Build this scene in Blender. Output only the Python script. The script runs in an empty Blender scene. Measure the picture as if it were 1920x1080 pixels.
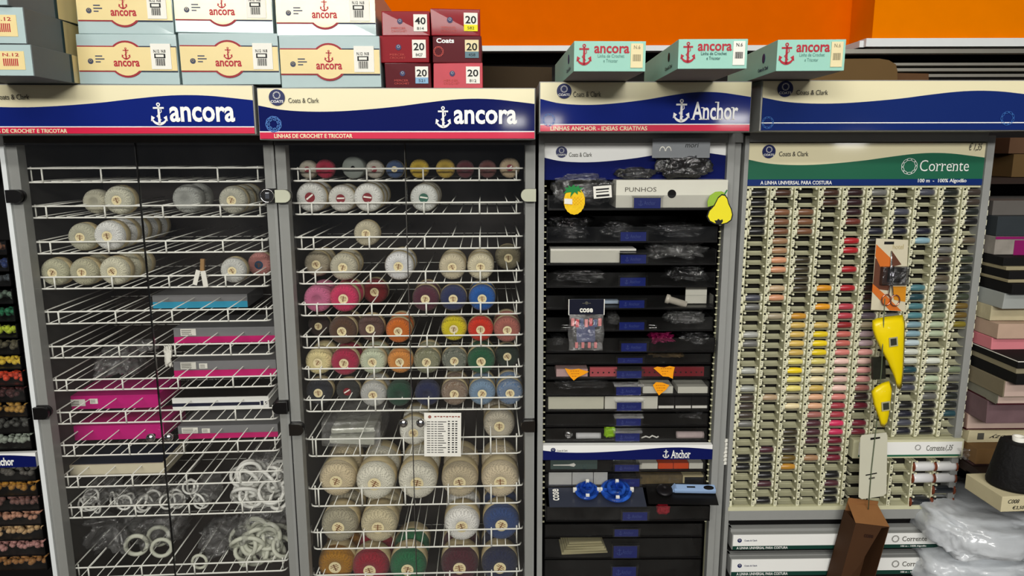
import bpy, bmesh, math, random
from mathutils import Vector, Matrix
random.seed(7)
S = bpy.context.scene
COL = S.collection
# ------------------------------------------------------------------ camera
FPX, PITCH, ROLL, CZ = 1375.8, math.radians(10.491), math.radians(-0.113), 1.5
cp, sp, cr, sr = math.cos(PITCH), math.sin(PITCH), math.cos(ROLL), math.sin(ROLL)
FWD = Vector((0, cp, -sp)); R0 = Vector((1, 0, 0)); U0 = Vector((0, sp, cp))
RT = R0*cr + U0*sr; UP = U0*cr - R0*sr
CAM = Vector((0, 0, CZ))
cd = bpy.data.cameras.new('camera'); cam = bpy.data.objects.new('camera', cd); COL.objects.link(cam)
cd.sensor_width = 36; cd.lens = FPX/1920*36; cd.clip_start = .02
cam.matrix_world = Matrix(((RT.x, UP.x, -FWD.x, 0), (RT.y, UP.y, -FWD.y, 0), (RT.z, UP.z, -FWD.z, CZ), (0, 0, 0, 1)))
S.camera = cam
# ------------------------------------------------------------------ world, lights, exposure
w = bpy.data.worlds.new('world'); S.world = w; w.use_nodes = True
w.node_tree.nodes['Background'].inputs[0].default_value = (.80, .86, 1, 1)
w.node_tree.nodes['Background'].inputs[1].default_value = .085
S.view_settings.view_transform = 'Standard'; S.view_settings.look = 'None'
S.view_settings.exposure = .1; S.view_settings.gamma = 1; S.view_settings.use_curve_mapping = False
def area(name, loc, aim, sx, sy, power, col=(1, .98, .93)):
    l = bpy.data.lights.new(name, 'AREA'); l.shape = 'RECTANGLE'; l.size = sx; l.size_y = sy
    l.energy = power; l.color = col
    o = bpy.data.objects.new(name, l); COL.objects.link(o); o.location = loc
    o.rotation_euler = (Vector(aim)-Vector(loc)).to_track_quat('-Z', 'Y').to_euler()
    return o
area('ceiling_tube_light', (-.9, -.6, 2.7), (-.45, 1.6, 1.0), 1.3, .12, 12)
area('ceiling_tube_light', (.9, -.6, 2.7), (.55, 1.6, 1.0), 1.3, .12, 11)
area('ceiling_tube_light', (-.3, -2.6, 2.5), (-.1, 1.5, 1.0), 3.0, .3, 114)
area('shop_window_light', (.66, -8, 1.93), (.5, 1.5, 1.6), .3, .12, 3)
area('shop_window_light', (3.3, -8, 1.96), (.5, 1.5, 1.6), .4, .12, 5)
area('shop_window_light', (5.4, -8, 1.62), (.5, 1.5, 1.6), .4, .1, 4)
area('ceiling_tube_light', (.1, .45, 2.9), (.1, 1.4, 1.4), 2.6, .12, 7)
# ------------------------------------------------------------------ frames (one per display, slight turns between them)
def mkframe(x, y, yaw):
    return Matrix.Translation((x, y, 0)) @ Matrix.Rotation(yaw, 4, 'Z')
F = {}
def ray(u, v): return FWD*FPX + RT*(u-960) + UP*(540-v)
def at(k, u, v, y=0.0):
    I = F[k].inverted(); o = I @ CAM; d = I.to_3x3() @ ray(u, v)
    t = (y-o.y)/d.y; return o + d*t
def atz(k, u, v, z):
    I = F[k].inverted(); o = I @ CAM; d = I.to_3x3() @ ray(u, v)
    t = (z-o.z)/d.z; return o + d*t
def mpp(k, u, v, y=0.0):
    p = F[k] @ at(k, u, v, y); return (p-CAM).dot(FWD)/FPX
F[2] = mkframe(0, 1.5, math.radians(1.886))
def hinge(k, u, v): p = F[k] @ at(k, u, v, 0); return p.x, p.y
F[1] = mkframe(*hinge(2, 514, 290), math.radians(3.49))
F[3] = mkframe(*hinge(2, 1008, 290), math.radians(.30))
F[4] = mkframe(*hinge(3, 1392, 290), math.radians(1.0))
F[0] = mkframe(*hinge(1, 0, 290), math.radians(3.49))
# ------------------------------------------------------------------ materials
def C(r, g, b):
    f = lambda c: (c/255/12.92 if c/255 <= .04045 else ((c/255+.055)/1.055)**2.4)
    return (f(r), f(g), f(b), 1)
MATS = {}
def mat(name, col=(200, 200, 200), rough=.5, metal=0, var=.08, scale=25, bump=0, coat=0, spec=.25):
    if name in MATS: return MATS[name]
    m = bpy.data.materials.new(name); m.use_nodes = True; MATS[name] = m
    n = m.node_tree.nodes; L = m.node_tree.links; b = n['Principled BSDF']
    c = C(*col)
    b.inputs['Roughness'].default_value = rough; b.inputs['Metallic'].default_value = metal
    b.inputs['Coat Weight'].default_value = coat; b.inputs['Coat Roughness'].default_value = .06
    b.inputs['Specular IOR Level'].default_value = spec
    t = n.new('ShaderNodeTexCoord'); nz = n.new('ShaderNodeTexNoise'); nz.inputs['Scale'].default_value = scale
    nz.inputs['Detail'].default_value = 5
    L.new(t.outputs['Object'], nz.inputs['Vector'])
    mx = n.new('ShaderNodeMix'); mx.data_type = 'RGBA'
    mx.inputs['A'].default_value = tuple(x*(1-var) for x in c[:3])+(1,)
    mx.inputs['B'].default_value = tuple(min(1, x*(1+var)) for x in c[:3])+(1,)
    L.new(nz.outputs['Fac'], mx.inputs['Factor']); L.new(mx.outputs['Result'], b.inputs['Base Color'])
    if bump:
        bp = n.new('ShaderNodeBump'); bp.inputs['Strength'].default_value = bump; bp.inputs['Distance'].default_value = .004
        L.new(nz.outputs['Fac'], bp.inputs['Height']); L.new(bp.outputs['Normal'], b.inputs['Normal'])
    return m
def clearmat(name, tint=(1, 1, 1), haze=.04, rough=.03, hazecol=(.8, .8, .8), bump=0, scale=20, fres=1.45):
    if name in MATS: return MATS[name]
    m = bpy.data.materials.new(name); m.use_nodes = True; MATS[name] = m
    n = m.node_tree.nodes; L = m.node_tree.links; n.clear()
    out = n.new('ShaderNodeOutputMaterial'); tr = n.new('ShaderNodeBsdfTransparent'); tr.inputs[0].default_value = (*tint, 1)
    gl = n.new('ShaderNodeBsdfGlossy'); gl.inputs['Roughness'].default_value = rough
    fr = n.new('ShaderNodeLayerWeight'); pw = n.new('ShaderNodeMath'); pw.operation = 'POWER'; pw.inputs[1].default_value = 5
    f0 = ((fres-1)/(fres+1))**2; ma = n.new('ShaderNodeMath'); ma.operation = 'MULTIPLY_ADD'; ma.inputs[1].default_value = 1-f0; ma.inputs[2].default_value = f0
    L.new(fr.outputs['Facing'], pw.inputs[0]); L.new(pw.outputs[0], ma.inputs[0])
    m1 = n.new('ShaderNodeMixShader'); L.new(ma.outputs[0], m1.inputs[0]); L.new(tr.outputs[0], m1.inputs[1]); L.new(gl.outputs[0], m1.inputs[2])
    df = n.new('ShaderNodeBsdfDiffuse'); df.inputs[0].default_value = (*hazecol, 1)
    m2 = n.new('ShaderNodeMixShader'); L.new(m1.outputs[0], m2.inputs[1]); L.new(df.outputs[0], m2.inputs[2])
    t = n.new('ShaderNodeTexCoord'); nz = n.new('ShaderNodeTexNoise'); nz.inputs['Scale'].default_value = scale; nz.inputs['Detail'].default_value = 6
    nz.inputs['Distortion'].default_value = 1.2
    L.new(t.outputs['Object'], nz.inputs['Vector'])
    mr = n.new('ShaderNodeMapRange'); mr.inputs['From Min'].default_value = .42; mr.inputs['From Max'].default_value = .75
    mr.inputs['To Min'].default_value = haze*.5; mr.inputs['To Max'].default_value = min(1, haze*2.5)
    L.new(nz.outputs['Fac'], mr.inputs['Value']); L.new(mr.outputs[0], m2.inputs[0])
    if bump:
        bp = n.new('ShaderNodeBump'); bp.inputs['Strength'].default_value = bump; bp.inputs['Distance'].default_value = .01
        L.new(nz.outputs['Fac'], bp.inputs['Height']); L.new(bp.outputs[0], gl.inputs['Normal']); L.new(bp.outputs[0], fr.inputs['Normal'])
    L.new(m2.outputs[0], out.inputs[0]); return m
def yarnmat(name, varieg=0, rough=.62, spokes=30, k=26, gloss=.4, bumpd=.0009, axis='y'):
    """wound thread; its colour is the colour of the object (Object Info)"""
    if name in MATS: return MATS[name]
    m = bpy.data.materials.new(name); m.use_nodes = True; MATS[name] = m
    n = m.node_tree.nodes; L = m.node_tree.links; b = n['Principled BSDF']
    b.inputs['Roughness'].default_value = rough; b.inputs['Specular IOR Level'].default_value = gloss
    b.inputs['Sheen Weight'].default_value = .15
    oi = n.new('ShaderNodeObjectInfo'); t = n.new('ShaderNodeTexCoord'); sx = n.new('ShaderNodeSeparateXYZ')
    L.new(t.outputs['Object'], sx.inputs[0])
    def M(op, a, b_=None):
        q = n.new('ShaderNodeMath'); q.operation = op
        for i, x in enumerate((a, b_)):
            if x is None: continue
            if isinstance(x, (int, float)): q.inputs[i].default_value = x
            else: L.new(x, q.inputs[i])
        return q.outputs[0]
    th = M('ARCTAN2', sx.outputs['X'], sx.outputs['Z'])
    r = M('SQRT', M('ADD', M('MULTIPLY', sx.outputs['X'], sx.outputs['X']), M('MULTIPLY', sx.outputs['Z'], sx.outputs['Z'])))
    q = M('SUBTRACT', r, sx.outputs['Y'])
    nz = n.new('ShaderNodeTexNoise'); nz.inputs['Scale'].default_value = 30; L.new(t.outputs['Object'], nz.inputs['Vector'])
    wob = M('MULTIPLY', nz.outputs['Fac'], 5)
    a1 = M('SINE', M('ADD', M('ADD', M('MULTIPLY', th, spokes), M('MULTIPLY', q, k*2)), wob)) if axis == 'y' else M('SINE', M('MULTIPLY', sx.outputs['X'], k))
    a2 = M('SINE', M('ADD', M('SUBTRACT', M('MULTIPLY', th, spokes-8), M('MULTIPLY', q, k*3)), wob))
    h = M('MAXIMUM', a1, a2) if axis == 'y' else a1
    bp = n.new('ShaderNodeBump'); bp.inputs['Strength'].default_value = .8; bp.inputs['Distance'].default_value = bumpd
    L.new(h, bp.inputs['Height']); L.new(bp.outputs[0], b.inputs['Normal'])
    mx = n.new('ShaderNodeMix'); mx.data_type = 'RGBA'; mx.blend_type = 'MULTIPLY'; mx.inputs['Factor'].default_value = 1
    rp = n.new('ShaderNodeMapRange'); rp.inputs['From Min'].default_value = -1; rp.inputs['To Min'].default_value = .74; rp.inputs['To Max'].default_value = 1.05
    L.new(h, rp.inputs['Value']); L.new(oi.outputs['Color'], mx.inputs['A']); L.new(rp.outputs[0], mx.inputs['B'])
    if varieg:
        m3 = n.new('ShaderNodeMix'); m3.data_type = 'RGBA'
        st = M('SINE', M('ADD', M('MULTIPLY', th, 9), M('ADD', M('MULTIPLY', q, 300), M('MULTIPLY', nz.outputs['Fac'], 16))))
        L.new(M('GREATER_THAN', st, .35), m3.inputs['Factor']); L.new(mx.outputs['Result'], m3.inputs['A'])
        m4 = n.new('ShaderNodeMix'); m4.data_type = 'RGBA'; m4.inputs['Factor'].default_value = varieg
        L.new(mx.outputs['Result'], m4.inputs['A']); m4.inputs['B'].default_value = (.75, .72, .6, 1)
        L.new(m4.outputs['Result'], m3.inputs['B']); L.new(m3.outputs['Result'], b.inputs['Base Color'])
    else: L.new(mx.outputs['Result'], b.inputs['Base Color'])
    return m
GREY = mat('grey_powder_coat', (146, 147, 144), .45, var=.05, scale=60)
GREYL = mat('light_grey_edge', (186, 190, 190), .4, var=.05, scale=60)
GREYD = mat('dark_grey_panel', (66, 64, 61), .6, var=.08)
BACK = mat('cabinet_back_brown', (42, 37, 34), .6, var=.25, scale=9)
WHITETRIM = mat('white_edge_trim', (222, 226, 226), .5, var=.05)
WIRE = mat('white_coated_wire', (238, 238, 230), .35, var=.03)
CREAM = mat('cream_sign_face', (233, 224, 186), .3, var=.03, scale=8, coat=.5)
WHITEP = mat('white_print', (240, 240, 236), .4, var=.02)
BLUE = mat('sign_blue', (8, 30, 112), .6, var=.05, scale=6, coat=.6, spec=.05)
NAVY = mat('sign_navy', (6, 18, 84), .6, var=.05, scale=6, coat=.6, spec=.05)
BLUEW = mat('sign_royal', (18, 40, 104), .6, var=.05, scale=6, coat=.6, spec=.05)
RED = mat('sign_red', (206, 22, 66), .3, var=.04, coat=.6)
GREEN = mat('sign_green', (34, 100, 74), .35, var=.06, scale=10, coat=.4)
STRIPB = mat('sign_strip_blue', (16, 44, 106), .35, var=.05)
LOGO = mat('logo_navy', (20, 30, 84), .4)
INK = mat('grey_print', (82, 80, 72), .6)
INKR = mat('anchor_red_print', (172, 30, 48), .5)
INKB = mat('black_print', (24, 24, 26), .6)
RINGB = mat('sign_ring_blue', (58, 108, 178), .4)
BLACK = mat('black_plastic', (14, 13, 13), .35, var=.1)
BLACKM = mat('black_matt', (9, 8, 8), .8)
CHROME = mat('chrome', (220, 220, 220), .12, metal=1, var=.02)
STEEL = mat('brushed_metal', (176, 172, 160), .35, metal=.7)
HINGEC = mat('cream_hinge_cap', (190, 192, 170), .4)
PAPER = mat('white_paper', (232, 230, 220), .7, var=.03)
PAPERO = mat('yellowed_paper', (226, 212, 168), .7, var=.06)
BAND = mat('kraft_ball_band', (206, 190, 150), .7, var=.08)
BOXG = mat('pale_grey_blue_carton', (168, 188, 188), .35, var=.08, scale=14, bump=.25, coat=.3)
BOXGS = mat('grey_carton_side', (104, 112, 114), .6, var=.1, scale=10, bump=.2)
BOXY = mat('carton_cream_band', (226, 206, 148), .35, var=.07, scale=14, bump=.25, coat=.3)
MINT = mat('mint_carton', (150, 200, 184), .55, var=.08, scale=18, bump=.15)
GREYC = mat('grey_board_underside', (150, 146, 142), .8, var=.08)
WINE = mat('wine_red_carton', (134, 8, 24), .5, var=.15, scale=12, coat=.15, spec=.15)
WINED = mat('dark_wine_carton', (84, 4, 18), .5, var=.15, scale=12, coat=.1, spec=.15)
KRAFT = mat('brown_cardboard', (94, 72, 40), .8, var=.12, scale=12)
KRAFTD = mat('dark_brown_carton', (70, 44, 24), .75, var=.25, scale=10, bump=.2)
MAG = mat('magenta_carton', (196, 22, 122), .4, var=.08)
GREYB = mat('grey_gloss_carton', (126, 126, 128), .3, var=.08, coat=.4)
CYAN = mat('cyan_carton', (58, 160, 196), .35, var=.06)
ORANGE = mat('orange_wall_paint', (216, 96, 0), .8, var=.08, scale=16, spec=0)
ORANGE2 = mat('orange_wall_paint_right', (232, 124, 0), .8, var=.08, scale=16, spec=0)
IVORY = mat('ivory_plastic', (206, 204, 170), .45, var=.08, scale=40)
IVORYD = mat('ivory_plastic_shaded', (178, 176, 146), .6, var=.1)  # same ivory, darkened in colour for the shade inside the slot scoops
DARK = mat('dark_wood', (42, 30, 24), .7, var=.2)
YEL = mat('yellow_vinyl', (240, 212, 6), .35, var=.08, scale=22, bump=.5, coat=.3)
GLASS = clearmat('door_glass', (.985, .985, .98), .003, .02, scale=3.5)
CLEAR = clearmat('clear_plastic', (.93, .93, .93), .05, .14, bump=1, scale=28, fres=1.8)
BAGM = clearmat('clear_crinkled_bag', (.95, .95, .95), .035, .16, hazecol=(.85, .85, .83), bump=1, scale=38, fres=2.0)
BAGD = clearmat('smoky_bag', (.45, .45, .47), .05, .15, hazecol=(.2, .2, .2), bump=1, scale=34, fres=1.9)
ACRYL = clearmat('smoky_acrylic', (.93, .93, .93), .008, .03, hazecol=(.5, .5, .48), scale=8)
YARN = yarnmat('wound_yarn'); YARNV = yarnmat('variegated_yarn', .55)
SPOOL = yarnmat('spool_thread', 0, .26, 4, 6500, .8, .00003, 'x')
for _b in (SPOOL.node_tree.nodes['Principled BSDF'],): _b.inputs['Coat Weight'].default_value = .35; _b.inputs['Coat Roughness'].default_value = .16
# ------------------------------------------------------------------ mesh builder
class MB:
    def __init__(s): s.v = []; s.f = []; s.m = []; s.s = []
    def add(s, vs, fs, m=0, sm=False, M=None):
        o = len(s.v)
        s.v += [tuple(M @ Vector(v)) if M else tuple(v) for v in vs]
        for i, f in enumerate(fs):
            s.f.append(tuple(a+o for a in f)); s.m.append(m[i] if isinstance(m, list) else m); s.s.append(sm)
        return s
    def box(s, x0, x1, y0, y1, z0, z1, m=0, M=None):
        vs = [(x, y, z) for x in (x0, x1) for y in (y0, y1) for z in (z0, z1)]
        return s.add(vs, [(0, 1, 3, 2), (4, 6, 7, 5), (0, 4, 5, 1), (2, 3, 7, 6), (0, 2, 6, 4), (1, 5, 7, 3)], m, False, M)
    def hull(s, x0, x1, y0, y1, z0, z1, m=0, bev=.0015, M=None, warp=0):
        bm = bmesh.new(); bmesh.ops.create_cube(bm, size=1)
        for v in bm.verts:
            v.co = Vector(((x0+x1)/2+v.co.x*(x1-x0), (y0+y1)/2+v.co.y*(y1-y0), (z0+z1)/2+v.co.z*(z1-z0)))
            if warp: v.co += Vector([random.uniform(-warp, warp) for _ in range(3)])
        bmesh.ops.bevel(bm, geom=list(bm.edges), offset=min(bev, (x1-x0)*.3, (y1-y0)*.3, (z1-z0)*.3), segments=2, profile=.7, affect='EDGES')
        bm.verts.index_update()
        s.add([v.co.copy() for v in bm.verts], [tuple(v.index for v in f.verts) for f in bm.faces], m, False, M); bm.free(); return s
    def tube(s, pts, r, m=0, n=6, closed=False, M=None):
        pts = [Vector(p) for p in pts]; N = len(pts); vs = []; fs = []
        for i, p in enumerate(pts):
            a = pts[(i-1) % N] if (closed or i > 0) else p; b = pts[(i+1) % N] if (closed or i < N-1) else p
            d = (b-a).normalized(); u = d.cross(Vector((.31, .2, .93))).normalized()
            if u.length < .1: u = d.cross(Vector((1, 0, 0))).normalized()
            w_ = d.cross(u)
            rr = r[i] if isinstance(r, (list, tuple)) else r
            vs += [p + u*(rr*math.cos(2*math.pi*j/n)) + w_*(rr*math.sin(2*math.pi*j/n)) for j in range(n)]
        for i in range(N if closed else N-1):
            for j in range(n):
                k = (i+1) % N
                fs.append((i*n+j, i*n+(j+1) % n, k*n+(j+1) % n, k*n+j))
        if not closed: fs += [tuple(range(n-1, -1, -1)), tuple((N-1)*n+j for j in range(n))]
        return s.add(vs, fs, m, True, M)
    def lathe(s, prof, m=0, n=28, axis='y', M=None, caps=True, sx=1):
        """prof: list of (r, t) along the axis; m may be a list per ring"""
        vs = []; fs = []; ms = []
        for r, t in prof:
            for j in range(n):
                a = 2*math.pi*j/n; c_, s_ = r*math.cos(a)*sx, r*math.sin(a)
                vs.append((c_, t, s_) if axis == 'y' else ((c_, s_, t) if axis == 'z' else (t, c_, s_)))
        for i in range(len(prof)-1):
            for j in range(n):
                fs.append((i*n+j, i*n+(j+1) % n, (i+1)*n+(j+1) % n, (i+1)*n+j)); ms.append(m[i] if isinstance(m, list) else m)
        if caps:
            fs.append(tuple(range(n))); ms.append(m[0] if isinstance(m, list) else m)
            fs.append(tuple((len(prof)-1)*n+j for j in range(n))); ms.append(m[-1] if isinstance(m, list) else m)
        return s.add(vs, fs, ms, True, M)
    def prism(s, poly, y0, y1, m=0, M=None):
        """poly in x,z ; extruded y0..y1 (y0 in front)"""
        n = len(poly); vs = [(x, y0, z) for x, z in poly]+[(x, y1, z) for x, z in poly]
        fs = [tuple(range(n)), tuple(range(2*n-1, n-1, -1))]+[(i, n+i, n+(i+1) % n, (i+1) % n) for i in range(n)]
        return s.add(vs, fs, m, False, M)
    def strip(s, xs, zlo, zhi, y0, y1, m=0):
        """band between two curves, as quads (safe for concave outlines)"""
        for i in range(len(xs)-1):
            s.prism([(xs[i], zlo[i]), (xs[i+1], zlo[i+1]), (xs[i+1], zhi[i+1]), (xs[i], zhi[i])], y0, y1, m)
        return s
    def ball(s, c, r, m=0, n=8, sy=1, sz=1):
        pr = [(max(1e-4, r*math.sin(math.pi*i/n)), -r*math.cos(math.pi*i/n)) for i in range(n+1)]
        return s.lathe(pr, m, n+2, 'z', Matrix.Translation(c) @ Matrix.Diagonal((1, sy, sz, 1)), caps=False)
    def torus(s, R, r, m=0, n=20, k=6, M=None, sx=1):
        return s.tube([(R*sx*math.cos(2*math.pi*i/n), 0, R*math.sin(2*math.pi*i/n)) for i in range(n)], r, m, k, True, M)
    def mesh(s, name, mats):
        me = bpy.data.meshes.new(name); me.from_pydata(s.v, [], s.f)
        for q in mats: me.materials.append(q)
        me.polygons.foreach_set('material_index', s.m); me.polygons.foreach_set('use_smooth', s.s)
        bm = bmesh.new(); bm.from_mesh(me); bmesh.ops.recalc_face_normals(bm, faces=bm.faces); bm.to_mesh(me); bm.free()
        me.update(); return me
def link(name, data, parent=None, M=None, col=None):
    o = bpy.data.objects.new(name, data); COL.objects.link(o)
    if parent: o.parent = parent
    if M is not None: o.matrix_basis = M
    if col: o.color = C(*col)
    return o
def tag(o, label=None, cat=None, group=None, kind=None):
    if label: o['label'] = label
    if cat: o['category'] = cat
    if group: o['group'] = group
    if kind: o['kind'] = kind
    return o
def build(mb, name, mats, parent=None, M=None, col=None):
    return link(name, mb.mesh(name, mats if isinstance(mats, (list, tuple)) else [mats]), parent, M, col)
def W(k, x, y, z, rz=0, rx=0, ry=0):
    return F[k] @ Matrix.Translation((x, y, z)) @ Matrix.Rotation(rz, 4, 'Z') @ Matrix.Rotation(rx, 4, 'X') @ Matrix.Rotation(ry, 4, 'Y')
def dup(o, M, col=None):
    r = o.copy(); COL.objects.link(r); r.matrix_basis = M
    if col: r.color = C(*col)
    for ch in o.children:
        c = ch.copy(); COL.objects.link(c); c.parent = r; c.matrix_basis = ch.matrix_basis.copy()
        if col and ch.get('tinted'): c.color = C(*col)
    return r
TXT = {}; TXW = {}
def textmesh(s, bold=0, shear=0):
    k = (s, bold, shear)
    if k not in TXT:
        cu = bpy.data.curves.new('lettering', 'FONT'); cu.body = s; cu.size = 1; cu.offset = bold; cu.shear = shear
        cu.extrude = 0; cu.resolution_u = 3; cu.fill_mode = 'FRONT'
        o = bpy.data.objects.new('lettering', cu); COL.objects.link(o)
        dg = bpy.context.evaluated_depsgraph_get(); me = bpy.data.meshes.new_from_object(o.evaluated_get(dg))
        vs = [v.co.copy() for v in me.vertices]; fs = [tuple(p.vertices) for p in me.polygons]
        bpy.data.objects.remove(o); bpy.data.curves.remove(cu); bpy.data.meshes.remove(me)
        x0 = min(v.x for v in vs); x1 = max(v.x for v in vs); y0 = min(v.y for v in vs); y1 = max(v.y for v in vs)
        TXW[k] = x1-x0
        TXT[k] = ([((v.x-x0)/(x1-x0), (v.y-y0)/(y1-y0)) for v in vs], fs)
    return TXT[k]
def text(mb, s, x0, x1, z0, z1, y, m=0, bold=0, shear=0, M=None):
    vs, fs = textmesh(s, bold, shear)
    P = [(x0+a*(x1-x0), y, z0+b*(z1-z0)) for a, b in vs]; P2 = [(a, y+.0004, c) for a, _, c in P]
    mb.add(P, fs, m, False, M); mb.add(P2, [tuple(reversed(f)) for f in fs], m, False, M)
    return mb
def anchor(mb, cx, cz, h, y, m=0, M=None):
    """anchor emblem of height h centred at cx,cz"""
    t = h*.055
    def bar(p, q, w0, w1):
        p = Vector(p); q = Vector(q); d = (q-p).normalized(); n_ = Vector((-d.y, d.x))
        mb.prism([(cx+a.x, cz+a.y) for a in (p-n_*w0, q-n_*w1, q+n_*w1, p+n_*w0)], y, y+.0005, m, M)
    def ring(c, R, w_, a0=0, a1=2*math.pi, n=18, taper=False):
        for i in range(n):
            b0 = a0+(a1-a0)*i/n; b1 = a0+(a1-a0)*(i+1)/n
            f0 = w_*(1 if not taper else 1-abs(2*i/n-1)*.5); f1 = w_*(1 if not taper else 1-abs(2*(i+1)/n-1)*.5)
            mb.prism([(cx+c[0]+R_*math.cos(b), cz+c[1]+R_*math.sin(b)) for R_, b in ((R-f0, b0), (R-f1, b1), (R+f1, b1), (R+f0, b0))], y, y+.0005, m, M)
    ring((0, h*.42), h*.062, t*.45)
    bar((0, h*.36), (0, -h*.45), t*.8, t)
    bar((-h*.24, h*.27), (h*.24, h*.27), t*.7, t*.7)
    ring((0, -h*.10), h*.34, t*1.2, math.radians(205), math.radians(335), 14, True)
    for sgn in (-1, 1):
        mb.prism([(cx+sgn*a*h, cz+b*h) for a, b in ((.19, -.16), (.34, -.07), (.37, -.32), (.29, -.27))], y, y+.0005, m, M)
    mb.prism([(cx-.07*h, cz-.42*h), (cx, cz-.5*h), (cx+.07*h, cz-.42*h)], y, y+.0005, m, M)
    # rope
    pts = [(h*.10, h*.22), (h*.12, h*.10), (0, 0), (-h*.10, -h*.10), (0, -h*.2), (h*.09, -h*.27)]
    for a, b in zip(pts, pts[1:]): bar(a, b, t*.28, t*.28)
def textw(s):
    textmesh(s); return TXW[(s, 0, 0)]
def serif(mb, s, x0, x1, z0, z1, y, m=0, bold=0, M=None):
    text(mb, s, x0, x1, z0, z1, y, m, bold, 0, M)
    tw = textw(s); h = z1-z0; W_ = x1-x0; t = h*.055
    FEET = {'A': ((.1, 0), (.9, 0)), 'n': ((.2, 0), (.82, 0), (.1, 2)), 'h': ((.2, 0), (.82, 0), (.1, 1)), 'r': ((.3, 0), (.2, 2)), 'C': ()}
    for i, ch in enumerate(s):
        a = textw(s[:i])/tw if i else 0; b = textw(s[:i+1])/tw
        for fx, lv in FEET.get(ch, ()):
            cx = x0+W_*(a+(b-a)*fx); hw = h*.11
            if lv == 0: mb.box(cx-hw, cx+hw, y, y+.0004, z0+h*.01, z0+h*.01+t, m, M)
            else: mb.box(cx-hw*.9, cx+hw*.4, y, y+.0004, (z1-t if lv == 1 else z0+h*(.70)-t), (z1 if lv == 1 else z0+h*.70), m, M)
def disc(mb, cx, cz, r, y, m=0, n=28, M=None):
    return mb.prism([(cx+r*math.cos(2*math.pi*i/n), cz+r*math.sin(2*math.pi*i/n)) for i in range(n)], y, y+.0004, m, M)
def chainring(mb, cx, cz, R, y, m=0, w_=.1, links=8, M=None, gap=False):
    for i in range(links):
        a = 2*math.pi*i/links+.4; c = (cx+R*math.cos(a), cz+R*math.sin(a)); lr = R*.30
        for j in range(12):
            b0 = 2*math.pi*j/12; b1 = 2*math.pi*(j+1)/12
            P = []
            for q, b in ((1-w_*3, b0), (1-w_*3, b1), (1, b1), (1, b0)):
                ex, ez = lr*.62*q*math.cos(b), lr*1.35*q*math.sin(b)
                P.append((c[0]+ex*math.cos(a)-ez*math.sin(a), c[1]+ex*math.sin(a)+ez*math.cos(a)))
            mb.prism(P, y, y+.0004, m, M)
def coats(mb, cx, cz, r, y, mdisc=0, mw=1, M=None, small=False):
    disc(mb, cx, cz, r, y, mdisc, M=M)
    chainring(mb, cx, cz+r*.26, r*.40, y-.0005, mw, .12, M=M)
    if not small: text(mb, 'COATS', cx-r*.78, cx+r*.78, cz-r*.66, cz-r*.34, y-.0006, mw, .02, M=M)
WAVE = [(0, .34), (.08, .42), (.17, .455), (.27, .455), (.38, .42), (.5, .36), (.6, .29), (.7, .23), (.78, .21), (.86, .225), (.93, .265), (1, .31)]
def wave(t):
    for (a, p), (b, q) in zip(WAVE, WAVE[1:]):
        if t <= b:
            i = WAVE.index((a, p)); m0 = (q-WAVE[i-1][1])/(b-WAVE[i-1][0]) if i else (q-p)/(b-a)
            m1 = (WAVE[i+2][1]-p)/(WAVE[i+2][0]-a) if i+2 < len(WAVE) else (q-p)/(b-a)
            h = b-a; s = (t-a)/h
            return (2*s**3-3*s*s+1)*p+(s**3-2*s*s+s)*h*m0+(-2*s**3+3*s*s)*q+(s**3-s*s)*h*m1
    return WAVE[-1][1]
def waveband(mb, x0, x1, zb, zt, zlow, y, m, t0=0, t1=1, n=40):
    xs = [x0+(x1-x0)*i/n for i in range(n+1)]
    hi = [zt-(zt-zb)*wave(t0+(t1-t0)*i/n) for i in range(n+1)]
    mb.strip(xs, [zlow]*(n+1), hi, y, y+.0005, m)
ORD = ['', 'first', 'second', 'third', 'fourth', 'fifth', 'sixth', 'seventh', 'eighth', 'ninth', 'tenth', 'eleventh', 'twelfth', 'thirteenth', 'fourteenth', 'fifteenth', 'sixteenth', 'seventeenth', 'eighteenth', 'nineteenth', 'twentieth']
def ordn(i): return ORD[i] if i <= 20 else ('twenty-' if i < 30 else 'thirty-')+ORD[i % 10] if i % 10 else ('thirtieth' if i == 30 else 'twentieth')
# ------------------------------------------------------------------ the room
def struct(name, mb, m, M=None):
    o = build(mb, name, m, None, M); o['kind'] = 'structure'; return o
struct('floor', MB().box(-7, 7, -9, 2.3, -.05, 0), mat('floor_tiles', (96, 90, 84), .5))
struct('ceiling', MB().box(-7, 7, -9, 2.3, 3.0, 3.05), mat('ceiling_paint', (120, 118, 112), .9))
struct('wall_back', MB().box(-7, 7, 2.2, 2.3, 0, 3.0), mat('wall_back_dark', (24, 22, 21), .8))
bl = F[2] @ at(2, 1300, 86, .55); br = F[2] @ at(2, 1800, 76, .40)
dx = (F[2] @ at(2, 1637, 76, .40)).x
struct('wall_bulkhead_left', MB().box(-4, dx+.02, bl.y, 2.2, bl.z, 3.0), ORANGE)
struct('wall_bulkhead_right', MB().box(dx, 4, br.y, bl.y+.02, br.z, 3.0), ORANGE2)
struct('trim_1', MB().box(-4, dx-.03, bl.y-.012, bl.y+.03, bl.z-.014, bl.z+.0), WHITETRIM)
struct('trim_2', MB().box(dx-.02, 4, br.y-.014, br.y+.03, br.z-.016, br.z+.004), WHITETRIM)
struct('trim_3', MB().prism([(dx-.03, 0), (dx-.03, 0), (dx, 0)], 0, .001).box(dx-.03, dx-.005, br.y, bl.y, br.z-.016, br.z), WHITETRIM)
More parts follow.
